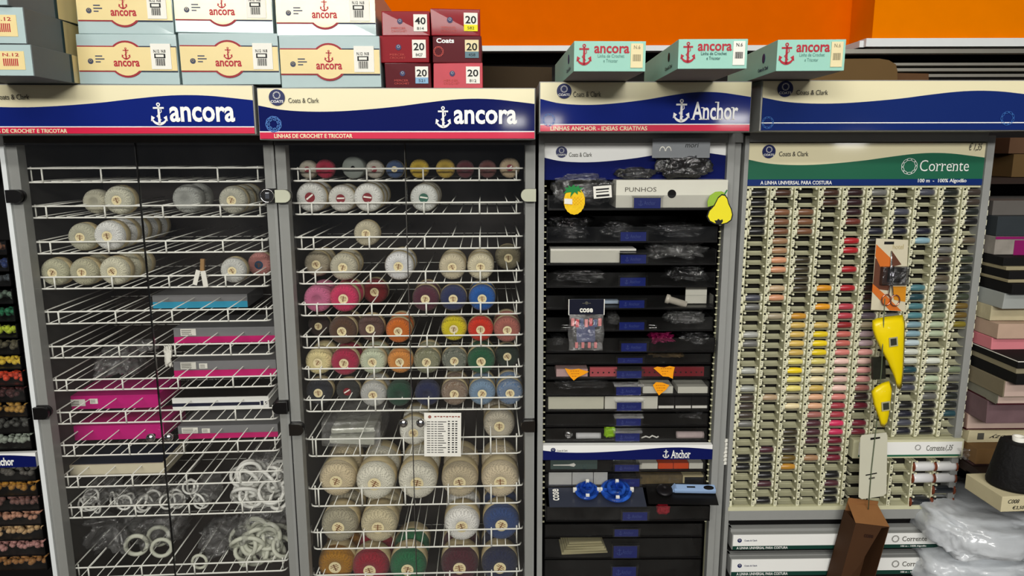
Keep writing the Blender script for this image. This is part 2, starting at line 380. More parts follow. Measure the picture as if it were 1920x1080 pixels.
# steel rails on the back wall, top right
rl = MB()
for v, hh in ((92, .010), (118, .006), (128, .007), (139, .007)):
    p0 = F[4] @ at(4, 1640, v, .33); p1 = F[4] @ at(4, 2100, v+2, .33)
    rl.box(p0.x-.1, p1.x+.6, p0.y, p0.y+.03, p0.z-hh, p0.z)
tag(build(rl, 'wall_rail', STEEL), 'row of slim steel rails on the dark wall under the orange bulkhead', 'rail')
# ------------------------------------------------------------------ cabinets 1 and 2 : wire shelves behind glass
XL = {}; XR = {}
def cabinet_root(k, name, label, cat='display cabinet', group=None):
    e = bpy.data.objects.new(name, None); COL.objects.link(e); e.matrix_basis = F[k]; e.empty_display_size = .1
    return tag(e, label, cat, group)
def header(root, k, u0, u1, vt, vb, kind):
    y = -.10
    pl = at(k, (u0+u1)/2, vt, y); pb = at(k, (u0+u1)/2, vb, y)
    x0 = at(k, u0, (vt+vb)/2, y).x; x1 = at(k, u1, (vt+vb)/2, y).x; zt, zb = pl.z, pb.z; w_, h = x1-x0, zt-zb
    mb = MB().hull(x0, x1, y, .22, zb, zt, 0, .002)
    o = build(mb, 'header_sign', GREY, root)
    X = lambda u: at(k, u, (vt+vb)/2, y).x
    Z = lambda v, u=None: at(k, (u0+u1)/2 if u is None else u, v, y).z
    f = MB().box(x0+.002, x1-.002, y-.0025, y, zb+.002, zt-.002, 0)
    waveband(f, x0+.002, x1-.002, zb, zt, zb+.002, y-.0032, 1)
    if kind != 'plain':
        f.box(x0+.002, x1-.002, y-.0038, y-.0032, zb+.002, zb+h*.15, 2); f.box(x0+.002, x1-.002, y-.0042, y-.0036, zb+h*.145, zb+h*.165, 3)
    else: f.box(x0+.002, x1-.002, y-.0042, y-.0036, zb+h*.155, zb+h*.175, 3)
    build(f, 'sign_face', [CREAM, BLUE if kind == 'a' else (NAVY if kind == 'b' else BLUEW), RED, WHITEP], o)
    return o, x0, x1, zb, zt, X, Z, y-.0046
def logo_pair(o, X, Z, ul, vl, r, y, ut0, ut1, vt0, vt1):
    q = MB(); coats(q, X(ul), Z(vl, ul), r, y, 0, 1); build(q, 'brand_emblem', [LOGO, WHITEP], o)
    t = MB(); text(t, 'Coats & Clark', X(ut0), X(ut1), Z(vt1, ut0), Z(vt0, ut0), y); build(t, 'lettering', INK, o)
def wire_tray(root, x0, x1, z, h, nbay, big=False, depth=.30):
    """white wire tray: front rails, uprights, floor wires and dividers running back"""
    y = .03; r = .0019; mb = MB(); rise = 0.0
    mb.tube([(x0+.004, y+.012, z), (x0+.008, y+.003, z), (x0+.014, y, z), (x1-.014, y, z), (x1-.008, y+.003, z), (x1-.004, y+.012, z)], r)
    mb.tube([(x0, y+.012, z+h), (x0+.003, y+.002, z+h), (x0+.012, y, z+h), (x1-.012, y, z+h), (x1-.003, y+.002, z+h), (x1, y+.012, z+h)], r)
    bw = (x1-x0)/nbay; off = bw*.36 if not big else bw*.25
    ux = []; x = x0+off+(0 if not big else bw*.0)
    while x < x1-.015: ux.append(x); x += bw
    for x in ux: mb.tube([(x, y-.002, z-.001), (x, y-.002, z+h+.001)], r*.95)
    for x in (x0+.014, x1-.014): mb.tube([(x, y+.010, z), (x, y+.010, z+h+.003)], r*.85)
    # dividers (top level) at uprights and half bays
    dv = list(ux) + ([x+bw/2 for x in ux[:-1]]+[ux[-1]+bw/2] if not big else [])
    for x in dv:
        if x < x1-.01: mb.tube([(x, y, z+h+.001), (x, y+depth, z+h+.001)], r*.6, n=5)
    for x in (x0+.008, x1-.008): mb.tube([(x, y+.004, z+h), (x, y+depth, z+h)], r*.8, n=5)
    # floor wires in pairs
    step = bw/2; x = ux[0]-step*.72-step
    while x < x1-.012:
        for dd in (0, .39*step):
            if x0+.012 < x+dd < x1-.012: mb.tube([(x+dd, y, z+.002), (x+dd, y+depth, z+.002)], r*.52, n=5)
        x += step
    for yy in (.30,): mb.tube([(x0+.006, y+yy, z-.001), (x1-.006, y+yy, z-.001)], r*.45, n=4)
    o = build(mb, 'wire_shelf', WIRE, root)
    c = MB()
    for x in (x0-.006, x1+.006): c.hull(x-.004, x+.004, y+.006, y+.03, z-.004, z+h+.002, 0, .001)
    build(c, 'shelf_clip', CLEAR, o)
    return o
ROWS = {
 1: [(315, 341), (385.5, 407), (452, 473.5), (517.5, 539), (582, 604), (646.5, 667.5), (709, 728.5), (769.5, 790.5), (830.5, 850.5), (889, 909), (946.5, 966), (1059.5, 1078)],
 2: [(316, 338.5), (380, 401), (444, 466), (509, 530.5), (569, 590), (629.5, 650), (689.5, 709.5), (747.5, 769), (821, 852.5), (913.5, 946), (995, 1026), (1075, 1106)]}
CU = {1: 300, 2: 775}
TRAYZ = {}
def wire_cabinet(k, label, xo0, xo1, sign, txs):
    root = cabinet_root(k, 'display_cabinet', label)
    z1 = at(k, CU[k], 268, 0).z
    pw = .0205
    D = .36
    b = MB()
    if k == 1: b.box(xo0, xo0+.009, -.006, D, .12, z1+.02, 1)
    xi0 = xo0+(.009 if k == 1 else 0)
    for a, c in ((xi0, xi0+pw), (xo1-pw, xo1)): b.hull(a, c, 0, .028, .12, z1+.02, 0, .0012)
    build(b, 'post', [GREY, WHITETRIM], root)
    s = MB().box(xi0, xi0+.006, .028, D, .12, z1+.04, 0).box(xo1-.006, xo1, .028, D, .12, z1+.04, 0)
    s.box(xi0, xo1, 0, D, z1, z1+.06, 0).box(xi0, xo1, 0, D, .08, .12, 0)
    build(s, 'side_panel', GREYD, root)
    build(MB().box(xi0, xo1, D, D+.008, .08, z1+.06), 'back_panel', BACK, root)
    bm_ = MB().box(xi0, xo1, -.004, 0, z1-.004, z1+.03)
    build(bm_, 'top_beam', GREYD, root)
    xl = sum(txs[0])/1.0 if False else txs[0]; xr = txs[1]
    for i, (vu, vl) in enumerate(ROWS[k]):
        z = at(k, CU[k], vl, .03).z; zu = at(k, CU[k], vu, .03).z; TRAYZ[(k, i+1)] = z
        nb = 4.15 if not (k == 2 and i >= 8) else 5
        wire_tray(root, xl, xr, z, zu-z, nb, big=(k == 2 and i >= 8))
    # glass doors
    seam = at(k, *({1: (290, 640), 2: (768, 560)}[k]), -.008).x
    kz = at(k, *({1: (305, 815), 2: (775, 788)}[k]), -.01).z
    hz = [at(k, CU[k], v, 0).z for v in ((366, 765) if k == 1 else (366, 797))]
    for a, c, sgn in ((xi0+.004, seam-.0008, -1), (seam+.0008, xo1-.004, 1)):
        g = build(MB().box(a, c, -.012, -.007, .13, z1), 'glass_door', GLASS, root)
        if sgn < 0: build(MB().box(c-.0014, c+.0002, -.0126, -.0066, .13, z1), 'edge_seal', BLACK if k == 1 else GREYD, g)
        kx = seam+sgn*.018
        kb = MB().lathe([(.004, -.006), (.0045, -.012), (.008, -.016), (.0095, -.021), (.008, -.026), (.003, -.028)], 0, 18, 'y', Matrix.Translation((kx, -.006, kz)))
        build(kb, 'knob', CHROME, g)
        ex = a-.004 if sgn < 0 else c+.004
        for z in hz:
            hb = MB(); X0, X1 = (ex, ex+.03) if sgn < 0 else (ex-.03, ex)
            n = 10; pl = []
            for i in range(n+1):
                t = -math.pi/2+math.pi*i/n
                pl.append((X1-.012+.012*math.cos(t), z+.0125*math.sin(t)))
            pl += [(X0, z+.0125), (X0, z-.0125)]
            if sgn > 0: pl = [(X0+X1-x_, z_) for x_, z_ in pl]
            hb.prism(pl, -.020, -.0125, 0); hb.prism(pl, -.0065, -.001, 1)
            build(hb, 'hinge', [BLACK if k == 1 else (HINGEC if z == hz[0] else mat('dark_chrome', (60, 56, 52), .25, metal=.8)), BLACK], g)
        if k == 1 and sgn > 0:
            lk = MB(); c0 = at(1, 501, 367, -.02)
            lk.lathe([(.0135, -.012), (.0135, -.022), (.012, -.0225), (.012, -.018), (.001, -.018)], [0, 0, 0, 1], 26, 'y', Matrix.Translation((c0.x, 0, c0.z)), caps=False)
            lk.hull(c0.x-.004, c0.x+.004, -.021, -.018, c0.z-.006, c0.z+.006, 0, .0005)
            build(lk, 'lock', [CHROME, BLACK], g)
    return root
x_c1l = at(1, 3, 290, 0).x
cab1 = wire_cabinet(1, 'left grey display cabinet with a blue sign, glass doors and mostly empty wire shelves', x_c1l, -.0005, None, (at(1, 40, 330, .03).x, at(1, 494, 328, .03).x))
x_c2r = at(2, 1004, 290, 0).x
x_c2l = at(2, 516, 290, 0).x
cab2 = wire_cabinet(2, 'grey display cabinet with glass doors and wire shelves full of coloured thread balls', x_c2l, x_c2r, None, (at(2, 560, 620, .03).x, at(2, 981, 610, .03).x))
# signs
o, x0, x1, zb, zt, X, Z, yy = header(cab1, 1, -95, 478, 158, 252.5, 'a'); ZT1 = zt
logo_pair(o, X, Z, -38, 180, .0125, yy, -3, 60, 177, 187)
t = MB(); text(t, 'ancora', X(319), X(441), Z(229, 380), Z(200, 380), yy, 0, .025); anchor(t, X(299), Z(214, 299), .040, yy); build(t, 'lettering', WHITEP, o)
t = MB(); text(t, 'LINHAS DE CROCHET E TRICOTAR', X(-35), X(124), zb+(zt-zb)*.035, zb+(zt-zb)*.115, yy, 0, .02); build(t, 'lettering', CREAM, o)
o, x0, x1, zb, zt, X, Z, yy = header(cab2, 2, 484, 1004, 164.5, 262, 'b'); ZT2 = zt
logo_pair(o, X, Z, 522, 183, .0145, yy, 543, 600, 184, 193)
t = MB(); text(t, 'ancora', X(851), X(969), Z(233, 910), Z(206, 910), yy, 0, .025); anchor(t, X(831), Z(220, 832), .039, yy); build(t, 'lettering', WHITEP, o)
t = MB(); text(t, 'LINHAS DE CROCHET E TRICOTAR', X(513), X(660), zb+(zt-zb)*.035, zb+(zt-zb)*.115, yy, 0, .02); build(t, 'lettering', CREAM, o)
t = MB(); chainring(t, X(513), Z(233, 513), .0125, yy, 0, .2, 9); chainring(t, X(513), Z(233, 513), .008, yy, 0, .2, 7); build(t, 'ring_emblem', RINGB, o)
# ------------------------------------------------------------------ cabinet 3 : acrylic drawers
cab3 = cabinet_root(3, 'drawer_cabinet', 'tall narrow display unit with many see-through black drawers and blue drawer labels')
o, x0, x1, zb, zt, X, Z, yy = header(cab3, 3, 1011, 1408, 152.5, 248, 'a'); ZT3 = zt; H3 = (X, Z)
logo_pair(o, X, Z, 1057, 171, .0135, yy, 1074, 1126, 172, 182)
t = MB(); serif(t, 'Anchor', X(1297), X(1383), Z(225, 1340), Z(191, 1340), yy, 0, .015); anchor(t, X(1277), Z(208, 1277), .042, yy); build(t, 'lettering', WHITEP, o)
t = MB(); text(t, 'LINHAS ANCHOR - IDEIAS CRIATIVAS', X(1032), X(1214), zb+(zt-zb)*.035, zb+(zt-zb)*.12, yy, 0, .02); build(t, 'lettering', CREAM, o)
t = MB(); chainring(t, X(1029), Z(225, 1029), .010, yy, 0, .12, 9); build(t, 'ring_emblem', RINGB, o)
q0 = at(3, 1010, 300, 0).x; q1 = at(3, 1021, 300, 0).x; q2 = at(3, 1364, 300, 0).x; q3 = at(3, 1377, 300, 0).x; q4 = at(3, 1392, 300, 0).x
zt3 = at(3, 1190, 258, 0).z
b = MB().hull(q0, q1, 0, .03, .1, zt3+.03, 0, .001).hull(q2, q3, 0, .03, .1, zt3+.03, 0, .001).box(q3, q4, .012, .03, .1, zt3+.03, 0)
build(b, 'post', GREY, cab3)
b = MB().box(q0, q1, .03, .36, .1, zt3, 0).box(q2, q2+.006, .03, .36, .1, zt3, 0).box(q0, q4, .36, .37, .1, zt3+.03, 0).box(q0, q4, .002, .36, zt3-.01, zt3+.03, 1)
build(b, 'side_panel', [BLACKM, GREY], cab3)
# inner header panel
hp = at(3, 1190, 268, .012); hb_ = at(3, 1190, 337, .012)
xa, xb = at(3, 1019, 300, .012).x, at(3, 1365, 300, .012).x
f = MB().box(xa, xb, .014, .02, hb_.z, hp.z, 0); waveband(f, xa, xb, hb_.z-.01, hp.z, hb_.z, .0132, 1, 0, 1)
pan = build(f, 'header_panel', [WHITEP, NAVY], cab3)
t = MB(); coats(t, at(3, 1053, 285, .012).x, at(3, 1053, 285, .012).z, .0115, .0125, 0, 1); build(t, 'brand_emblem', [LOGO, WHITEP], pan)
t = MB(); text(t, 'Coats & Clark', at(3, 1067, 290, .012).x, at(3, 1110, 290, .012).x, at(3, 1067, 294, .012).z, at(3, 1067, 286, .012).z, .0125); build(t, 'lettering', INK, pan)
tp = MB()
for i in range(7):
    zc_ = at(3, 1362, 826+7*i, .010).z; xm = at(3, 1362, 845, .010).x
    tp.prism([(xm-.004+random.uniform(-.002, .002), zc_-.004), (xm+.003+random.uniform(-.002, .002), zc_-.003), (xm+.004, zc_+.003), (xm-.003, zc_+.004)], .0095-.0001*i, .0120, 0)
build(tp, 'tape_scrap', PAPER, cab3)
# banner between drawers
pt, pb = at(3, 1176, 834, .0), at(3, 1176, 861, .0); xa, xb = at(3, 1018, 850, 0).x, at(3, 1335, 850, 0).x
f = MB().box(xa, xb, -.002, .012, pb.z, pt.z, 0); waveband(f, xa, xb, pb.z-.008, pt.z+.004, pb.z, -.0026, 1)
ban = build(f, 'banner', [WHITEP, NAVY], cab3)
t = MB(); serif(t, 'Anchor', at(3, 1258, 850, 0).x, at(3, 1294, 850, 0).x, at(3, 1270, 858, 0).z, at(3, 1270, 843, 0).z, -.0035, 0, .015)
anchor(t, at(3, 1248, 850, 0).x, at(3, 1248, 850, 0).z, .019, -.0035); build(t, 'lettering', WHITEP, ban)
t = MB(); coats(t, at(3, 1037, 843, 0).x, at(3, 1037, 843, 0).z, .0052, -.0032, 0, 1, small=True); build(t, 'brand_emblem', [LOGO, WHITEP], ban)
t = MB(); text(t, 'Coats & Clark', at(3, 1044, 845, 0).x, at(3, 1064, 845, 0).x, at(3, 1044, 845.5, 0).z, at(3, 1044, 842.5, 0).z, -.0032); build(t, 'lettering', INK, ban)
# drawers: (v top of front, v bottom, pulled out, centre of label u)
DR = [(366, 394, -.035, 1213), (425, 455, .012, 1187), (468, 497, .012, 1187), (511, 539, .012, 1186), (554, 580, .012, 1184), (595, 621, .012, 1184),
      (634, 661, -.012, 1188), (664, 683, .014, 1181), (687, 711, .014, 1179), (716, 743, .014, 1178), (745, 772, .014, 1179), (776, 800, .014, 1178), (803, 829, .014, 1176),
      (863, 885, .014, 1175), (888, 914, .014, 1176), (950, 977, -.035, 1190), (983, 1007, .014, 1174), (1010, 1047, .014, 1172), (1050, 1084, .014, 1170)]
xd0, xd1 = q1+.006, at(3, 1345, 440, .012).x
DZ = []
for i, (vt, vb, y, ul) in enumerate(DR):
    zt_, zb_ = at(3, 1180, vt, y).z, at(3, 1180, vb, y).z; DZ.append((zb_, zt_, y))
    d = MB().box(xd0, xd1, y, y+.26, zb_, zb_+.0025, 0).box(xd0, xd0+.002, y, y+.26, zb_, zt_, 0).box(xd1-.002, xd1, y, y+.26, zb_, zt_, 0)
    d.box(xd0, xd1, y-.001, y+.002, zb_, zb_+.0035, 0).box(xd0, xd1, y+.258, y+.26, zb_, zt_, 0)
    dr = build(d, 'drawer', BLACK, cab3)
    build(MB().box(xd0+.002, xd1-.002, y, y+.0022, zb_+.0035, zt_), 'drawer_front', ACRYL, dr)
    lx = at(3, ul, (vt+vb)/2, y).x; lw = .0265
    ltop = zt_-(zt_-zb_)*.32 if i else zt_-(zt_-zb_)*.02
    if i == 0: ltop = at(3, ul, 371, y).z
    lc = MB().box(lx-lw, lx+lw, y-.0045, y-.0035, zb_+.004, ltop, 0)
    build(lc, 'label_card', mat('drawer_label_blue', (18, 34, 112), .3, coat=.4), dr)
    t = MB(); hh = ltop-zb_-.004; zc = (ltop+zb_+.004)/2
    text(t, 'Anchor', lx-lw*.25, lx+lw*.6, zc-hh*.18, zc+hh*.22, y-.0052); anchor(t, lx-lw*.5, zc, hh*.55, y-.0052)
    build(t, 'lettering', mat('faded_label_print', (58, 74, 140), .5), dr)
    hd = MB().box(lx-lw-.004, lx+lw+.004, y-.008, y-.0055, zb_+.004, ltop+.004, 0).box(lx-lw-.005, lx+lw+.005, y-.012, y-.002, ltop+.003, ltop+.0055, 0)
    build(hd, 'label_holder', ACRYL, dr)
# side rail pegs (one part per side)
pg = MB()
zz = at(3, 1020, 350, .01).z
for i in range(56):
    z = zz-.0135*i
    for x in (q1+.0005, xd1+.003):
        pg.box(x, x+.0045, .012, .016, z, z+.0022, 0)
pg.box(xd1+.0095, q2, .02, .03, .2, zz+.02, 1)
build(pg, 'runner', [IVORY, IVORY], cab3)
# ------------------------------------------------------------------ cabinet 4 : thread spool rack
cab4 = cabinet_root(4, 'spool_rack', 'wide ivory sewing thread rack in a grey frame under a green sign', 'display rack')
o, x0, x1, zb, zt, X, Z, yy = header(cab4, 4, 1426, 1945, 150, 246, 'plain'); ZT4 = zt
logo_pair(o, X, Z, 1469, 167, .0145, yy, 1490, 1549, 169, 178)
t = MB(); chainring(t, X(1440), Z(230, 1440), .0095, yy, 0, .12, 9); chainring(t, X(1889), Z(222, 1889), .011, yy, 0, .1, 9); build(t, 'ring_emblem', RINGB, o)
a0 = at(4, 1396, 265, 0).x+.002; a1 = at(4, 1405, 265, 0).x+.001; a2 = at(4, 1853, 264, 0).x; a3 = at(4, 1867, 264, 0).x
zt4 = at(4, 1630, 254, 0).z; zi4 = at(4, 1630, 266, 0).z; zb4 = at(4, 1570, 956, 0).z; zb5 = at(4, 1570, 974, 0).z
b = MB().hull(a0, a1, 0, .03, .1, zt4, 0, .001).hull(a2, a3, 0, .03, .1, zt4, 0, .001).hull(a1, a2, 0, .03, zi4, zt4+.02, 0, .001).hull(a1, a2, 0, .05, zb5, zb4, 0, .001)
build(b, 'frame', GREY, cab4)
build(MB().box(a0+.007, a0+.012, .03, .33, .1, zt4, 0).box(a3-.006, a3, .03, .33, .1, zt4, 0).box(a0+.007, a3, .33, .34, .1, zt4, 0), 'side_panel', GREYD, cab4)
pt, pb, ps = at(4, 1630, 268, .004), at(4, 1600, 348, .004), at(4, 1600, 336, .004)
f = MB().box(a1, a2, .006, .012, pb.z, pt.z, 0); waveband(f, a1, a2, pb.z-.01, pt.z, pb.z, .0052, 1)
f.box(a1, a2, .0044, .0052, pb.z, ps.z, 2)
pan = build(f, 'header_panel', [CREAM, GREEN, STRIPB], cab4)
A = lambda u, v, y=.004: at(4, u, v, y)
t = MB(); coats(t, A(1442, 284).x, A(1442, 284).z, .0135, .0042, 0, 1); build(t, 'brand_emblem', [LOGO, WHITEP], pan)
t = MB(); text(t, 'Coats & Clark', A(1461, 290).x, A(1516, 290).x, A(1490, 293).z, A(1490, 284).z, .0042); text(t, '€ 1,35', A(1817, 280).x, A(1842, 280).x, A(1830, 284).z, A(1830, 268).z, .0042, shear=.4); build(t, 'lettering', INK, pan)
t = MB(); serif(t, 'Corrente', A(1725, 310).x, A(1817, 310).x, A(1770, 321).z, A(1770, 300).z, .0038, 0, -.008); chainring(t, A(1705, 312).x, A(1705, 312).z, .014, .0038, 0, .1, 10)
text(t, 'A LINHA UNIVERSAL PARA COSTURA', A(1426, 340).x, A(1560, 340).x, A(1500, 346).z, A(1500, 339).z, .0038, 0, .015)
text(t, '100 m  -  100% Algodão', A(1721, 340).x, A(1812, 340).x, A(1770, 344).z, A(1770, 335).z, .0038, 0, .015); build(t, 'lettering', WHITEP, pan)
# slots
YS = .012
zr = [at(4, 1600, v, YS).z for v in (361, 936)]
NR = 35; dz = (zr[0]-zr[1])/(NR-1)
xc0 = at(4, 1425, 361, YS).x; xc9 = at(4, 1785, 361, YS).x+.046
xc9 = at(4, 1828, 361, YS).x; dxc = (xc9-xc0)/9
def slotcol(mb, xc, rows, z_of, h, w_, y0=YS):
    hw = w_/2
    for r in rows:
        z = z_of(r)
        pr = [(y0+.016, -h*.12), (y0+.015, -h*.22), (y0+.010, -h*.36), (y0+.003, -h*.42), (y0-.005, -h*.40), (y0-.0065, -h*.33), (y0-.005, -h*.45), (y0+.012, -h*.5)]
        n = len(pr); xl_, xr_ = xc-hw*.82, xc+hw*.60
        vs = [(x, y, z+q) for x in (xl_, xr_) for y, q in pr]
        mb.add(vs, [(i, i+1, n+i+1, n+i) for i in range(n-1)], 6)
        # side cheeks and knobs
        for x, sg in ((xl_, 1), (xr_, -1)):
            mb.ball((x+sg*.001, y0-.008, z+h*.40), .0026, 1, 6)
            mb.add([(x, y0-.008, z-h*.42), (x, y0-.008, z-h*.2), (x, y0+.014, z-h*.1), (x, y0+.014, z-h*.42)], [(0, 1, 2, 3)], 6)
            mb.box(x-.0015, x+.0015, y0-.008, y0+.014, z+h*.34, z+h*.44, 1)
        # number tile on the divider
        xs = xc+hw*.86
        mb.box(xs-.0035, xs+.0035, y0-.0105, y0-.0098, z-h*.38, z+h*.18, 2)
        mb.box(xs-.0012, xs+.0024, y0-.0107, y0-.0098, z+h*.24, z+h*.44, 3)
        mb.box(xs-.0016, xs+.0014, y0-.0109, y0-.0104, z-h*.22, z-h*.16, 4).box(xs-.0016, xs+.0014, y0-.0109, y0-.0104, z+h*.0, z+h*.06, 4)
        mb.box(xs-.0018, xs-.0010, y0-.0109, y0-.0104, z-h*.2, z+h*.06, 4)
    z0_, z1_ = z_of(rows[-1])-h*.5, z_of(rows[0])+h*.5
    mb.box(xc+hw*.72, xc+hw*.97, y0-.0098, y0+.02, z0_, z1_, 0)
    mb.box(xc+hw*.975, xc+hw*1.02, y0-.004, y0+.02, z0_, z1_, 3)
    mb.box(xc-hw, xc+hw, y0+.018, y0+.020, z0_, z1_, 5)
zof = lambda r: zr[0]-dz*r
TILE = mat('number_tile', (222, 220, 192), .5); INKT = mat('tile_print', (120, 118, 92), .6)
SLOTS = [IVORY, TILE, TILE, BLACKM, INKT, mat('slot_hole_dark', (26, 24, 20), .8), IVORYD]  # near-black board behind the scoops paints the darkness of the slot holes
for c in range(10):
    mb = MB(); slotcol(mb, xc0+dxc*c, list(range(35 if c < 5 else 27)), zof, dz, dxc)
    build(mb, 'slot_column', SLOTS, cab4)
mb = MB().box(xc0-dxc*.66, xc0-dxc*.5, YS-.0098, YS+.02, zof(34)-dz/2, zof(0)+dz/2, 0)
for r in range(35):
    xs = xc0-dxc*.585; z = zof(r)
    mb.box(xs-.0032, xs+.0032, YS-.0105, YS-.0098, z-dz*.38, z+dz*.18, 1).box(xs-.0012, xs+.0024, YS-.0107, YS-.0098, z+dz*.24, z+dz*.44, 2)
    mb.box(xs-.0018, xs-.0010, YS-.0109, YS-.0104, z-dz*.2, z+dz*.06, 3)
mb.box(xc0-dxc*.68, xc9+dxc*.5, YS-.004, YS+.02, zof(0)+dz*.5, pb.z, 0).box(xc0-dxc*.68, xc9+dxc*.5, YS-.012, YS+.02, zb4, zof(34)-dz*.5, 0)
build(mb, 'rack_border', [IVORY, TILE, BLACKM, INKT], cab4)
# lower right wide rack with a strip
xw0 = xc0+dxc*4.62; xw1 = xc9+dxc*.5
zs0, zs1 = at(4, 1690, 856, 0).z, at(4, 1690, 822, 0).z
f = MB().hull(xw0, xw1, -.008, .03, zs0, zs1, 0, .001).box(xw0+.012, xw1-.004, -.0088, -.008, zs0+.004, zs1-.005, 1).box(xw0+.012, xw1-.004, -.0092, -.0086, zs0+.004, zs0+.008, 2)
st = build(f, 'label_strip', [IVORY, WHITEP, GREEN], cab4)
t = MB(); B = lambda u, v: at(4, u, v, -.009)
serif(t, 'Corrente', B(1737, 840).x, B(1771, 840).x, B(1750, 845).z, B(1750, 835).z, -.0095); chainring(t, B(1721, 839).x, B(1721, 839).z, .0055, -.0095, 0, .12, 8)
text(t, '1,35', B(1772, 840).x, B(1787, 840).x, B(1780, 846).z, B(1780, 834).z, -.0095, shear=.5); build(t, 'lettering', INK, st)
zw = [at(4, 1700, v, YS).z for v in (872, 937)]; dw = (zw[0]-zw[1])/3; dxw = (xw1-xw0)/5; zow = lambda r: zw[0]-dw*r
for c in range(5):
    mb = MB(); slotcol(mb, xw0+dxw*(c+.5), [0, 1, 2, 3], zow, dw, dxw); build(mb, 'slot_column', SLOTS, cab4)
# spools
def spool_proto():
    mb = MB(); L_, r = .0335, .0078
    mb.lathe([(.0056, -L_*.5), (.0062, -L_*.36), (.0069, -L_*.2), (.0071, 0), (.0069, L_*.2), (.0062, L_*.36), (.0056, L_*.5)], 0, 14, 'x')
    o = link('thread_spool', mb.mesh('spool_thread', [SPOOL]))
    fl = MB()
    hf = [(.003, L_*.5+.003), (.0078, L_*.5+.003), (.0084, L_*.5+.0022), (.0086, L_*.5-.0005), (.006, L_*.5-.001), (.0035, L_*.48)]
    fl.lathe([(r_, -t_) for r_, t_ in hf]+hf[::-1], 0, 14, 'x')
    build(fl, 'spool_core', TILE, o); return o
sp0 = spool_proto(); first = True
PAL = {'K': ((12, 12, 14), 'black'), 'N': ((24, 26, 44), 'dark navy'), 'S': ((74, 76, 88), 'slate grey'), 'P': ((176, 178, 170), 'pale grey'), 'G': ((112, 112, 108), 'mid grey'), 'T': ((66, 56, 48), 'dark taupe'),
 'B': ((70, 42, 28), 'dark brown'), 'b': ((126, 84, 56), 'brown'), 't': ((166, 128, 92), 'tan'), 's': ((206, 146, 108), 'salmon tan'), 'e': ((196, 168, 132), 'beige'), 'g': ((170, 158, 132), 'grey beige'),
 'O': ((58, 50, 30), 'dark olive'), 'o': ((196, 140, 40), 'golden brown'), 'y': ((222, 188, 96), 'pale gold'), 'Y': ((238, 208, 14), 'bright yellow'), 'l': ((232, 218, 120), 'pale yellow'), 'c': ((230, 214, 168), 'cream'),
 'a': ((232, 158, 24), 'amber orange'), 'h': ((230, 178, 140), 'peach'), 'd': ((168, 104, 96), 'dusty pink'), 'm': ((74, 34, 44), 'plum'), 'M': ((44, 16, 22), 'dark maroon'), 'r': ((184, 26, 38), 'red'),
 'q': ((176, 58, 72), 'rose'), 'C': ((140, 28, 34), 'crimson'), 'x': ((208, 108, 98), 'coral'), 'X': ((214, 128, 120), 'salmon pink'), 'p': ((234, 196, 184), 'pale pink'), 'k': ((224, 158, 152), 'light pink'),
 'H': ((206, 44, 92), 'hot pink'), 'W': ((110, 16, 42), 'wine red'), 'v': ((96, 84, 96), 'mauve grey'), 'V': ((196, 172, 180), 'light mauve'), 'u': ((80, 132, 140), 'teal'), 'U': ((30, 72, 82), 'dark teal'),
 'i': ((134, 168, 180), 'light blue'), 'I': ((186, 202, 208), 'pale blue'), 'w': ((222, 226, 214), 'white'), 'D': ((28, 34, 30), 'very dark green'), 'F': ((52, 60, 44), 'dark moss green'), 'f': ((128, 140, 112), 'sage green'),
 'j': ((186, 200, 170), 'pale green'), 'z': ((110, 88, 28), 'olive gold'), 'Z': ((132, 118, 24), 'olive yellow'), 'R': ((104, 44, 34), 'red brown'), 'n': ((92, 82, 64), 'brown grey')}
GRID = [
 'KKKKK......SG..PG..P.PTTTG...KK....',
 'B.bbbttes.egh' .replace('egh', 'eh.')[:12]+'.g........h.....MKKKm.K',
 '..bbb..OOOO..oyyyylllcgc..OOTzo....'.replace('lllcgc', 'lYllgc'),
 'BB........a.a.yYYYlccyhhdmmm.t.....',
 'MMMR.rr.r.r.qqCqxXppppXqqHHWWW.KmKK'.replace('qqCqx', 'qqCxx'),
 'GT.TNKKKKKMMvvgVVkpkkdMW.WW',
 '..SNN........G.............',
 'S...Ni....uUuuiiIwwUSS.KNSN',
 'DDDTKGGTKnGFFfjj.jwGjfGKKKK',
 'TTDK.n.FDDDFzzZ....fGKDDU..']
GRID[1] = 'B.bbbttss.es.g........e.....mKKKm.K'
for c, colrows in enumerate(GRID):
    for r, ch in enumerate(colrows):
        if ch == '.' or r >= (35 if c < 5 else 27): continue
        rgb, nm = PAL[ch]; fc_ = .95+.12*random.random(); rgb = tuple(max(6, min(255, int(v*fc_))) for v in rgb)
        M = W(4, xc0+dxc*c-.0042, YS-.001, zof(r), rx=random.random()*6)
        if first: s_ = sp0; s_.matrix_basis = M; s_.color = C(*rgb); first = False
        else: s_ = dup(sp0, M, rgb)
        tag(s_, f'{nm} spool, {ordn(r+1)} slot down, {ordn(c+1)} rack column from the left', 'thread spool', 'sewing thread spools in the ivory rack')
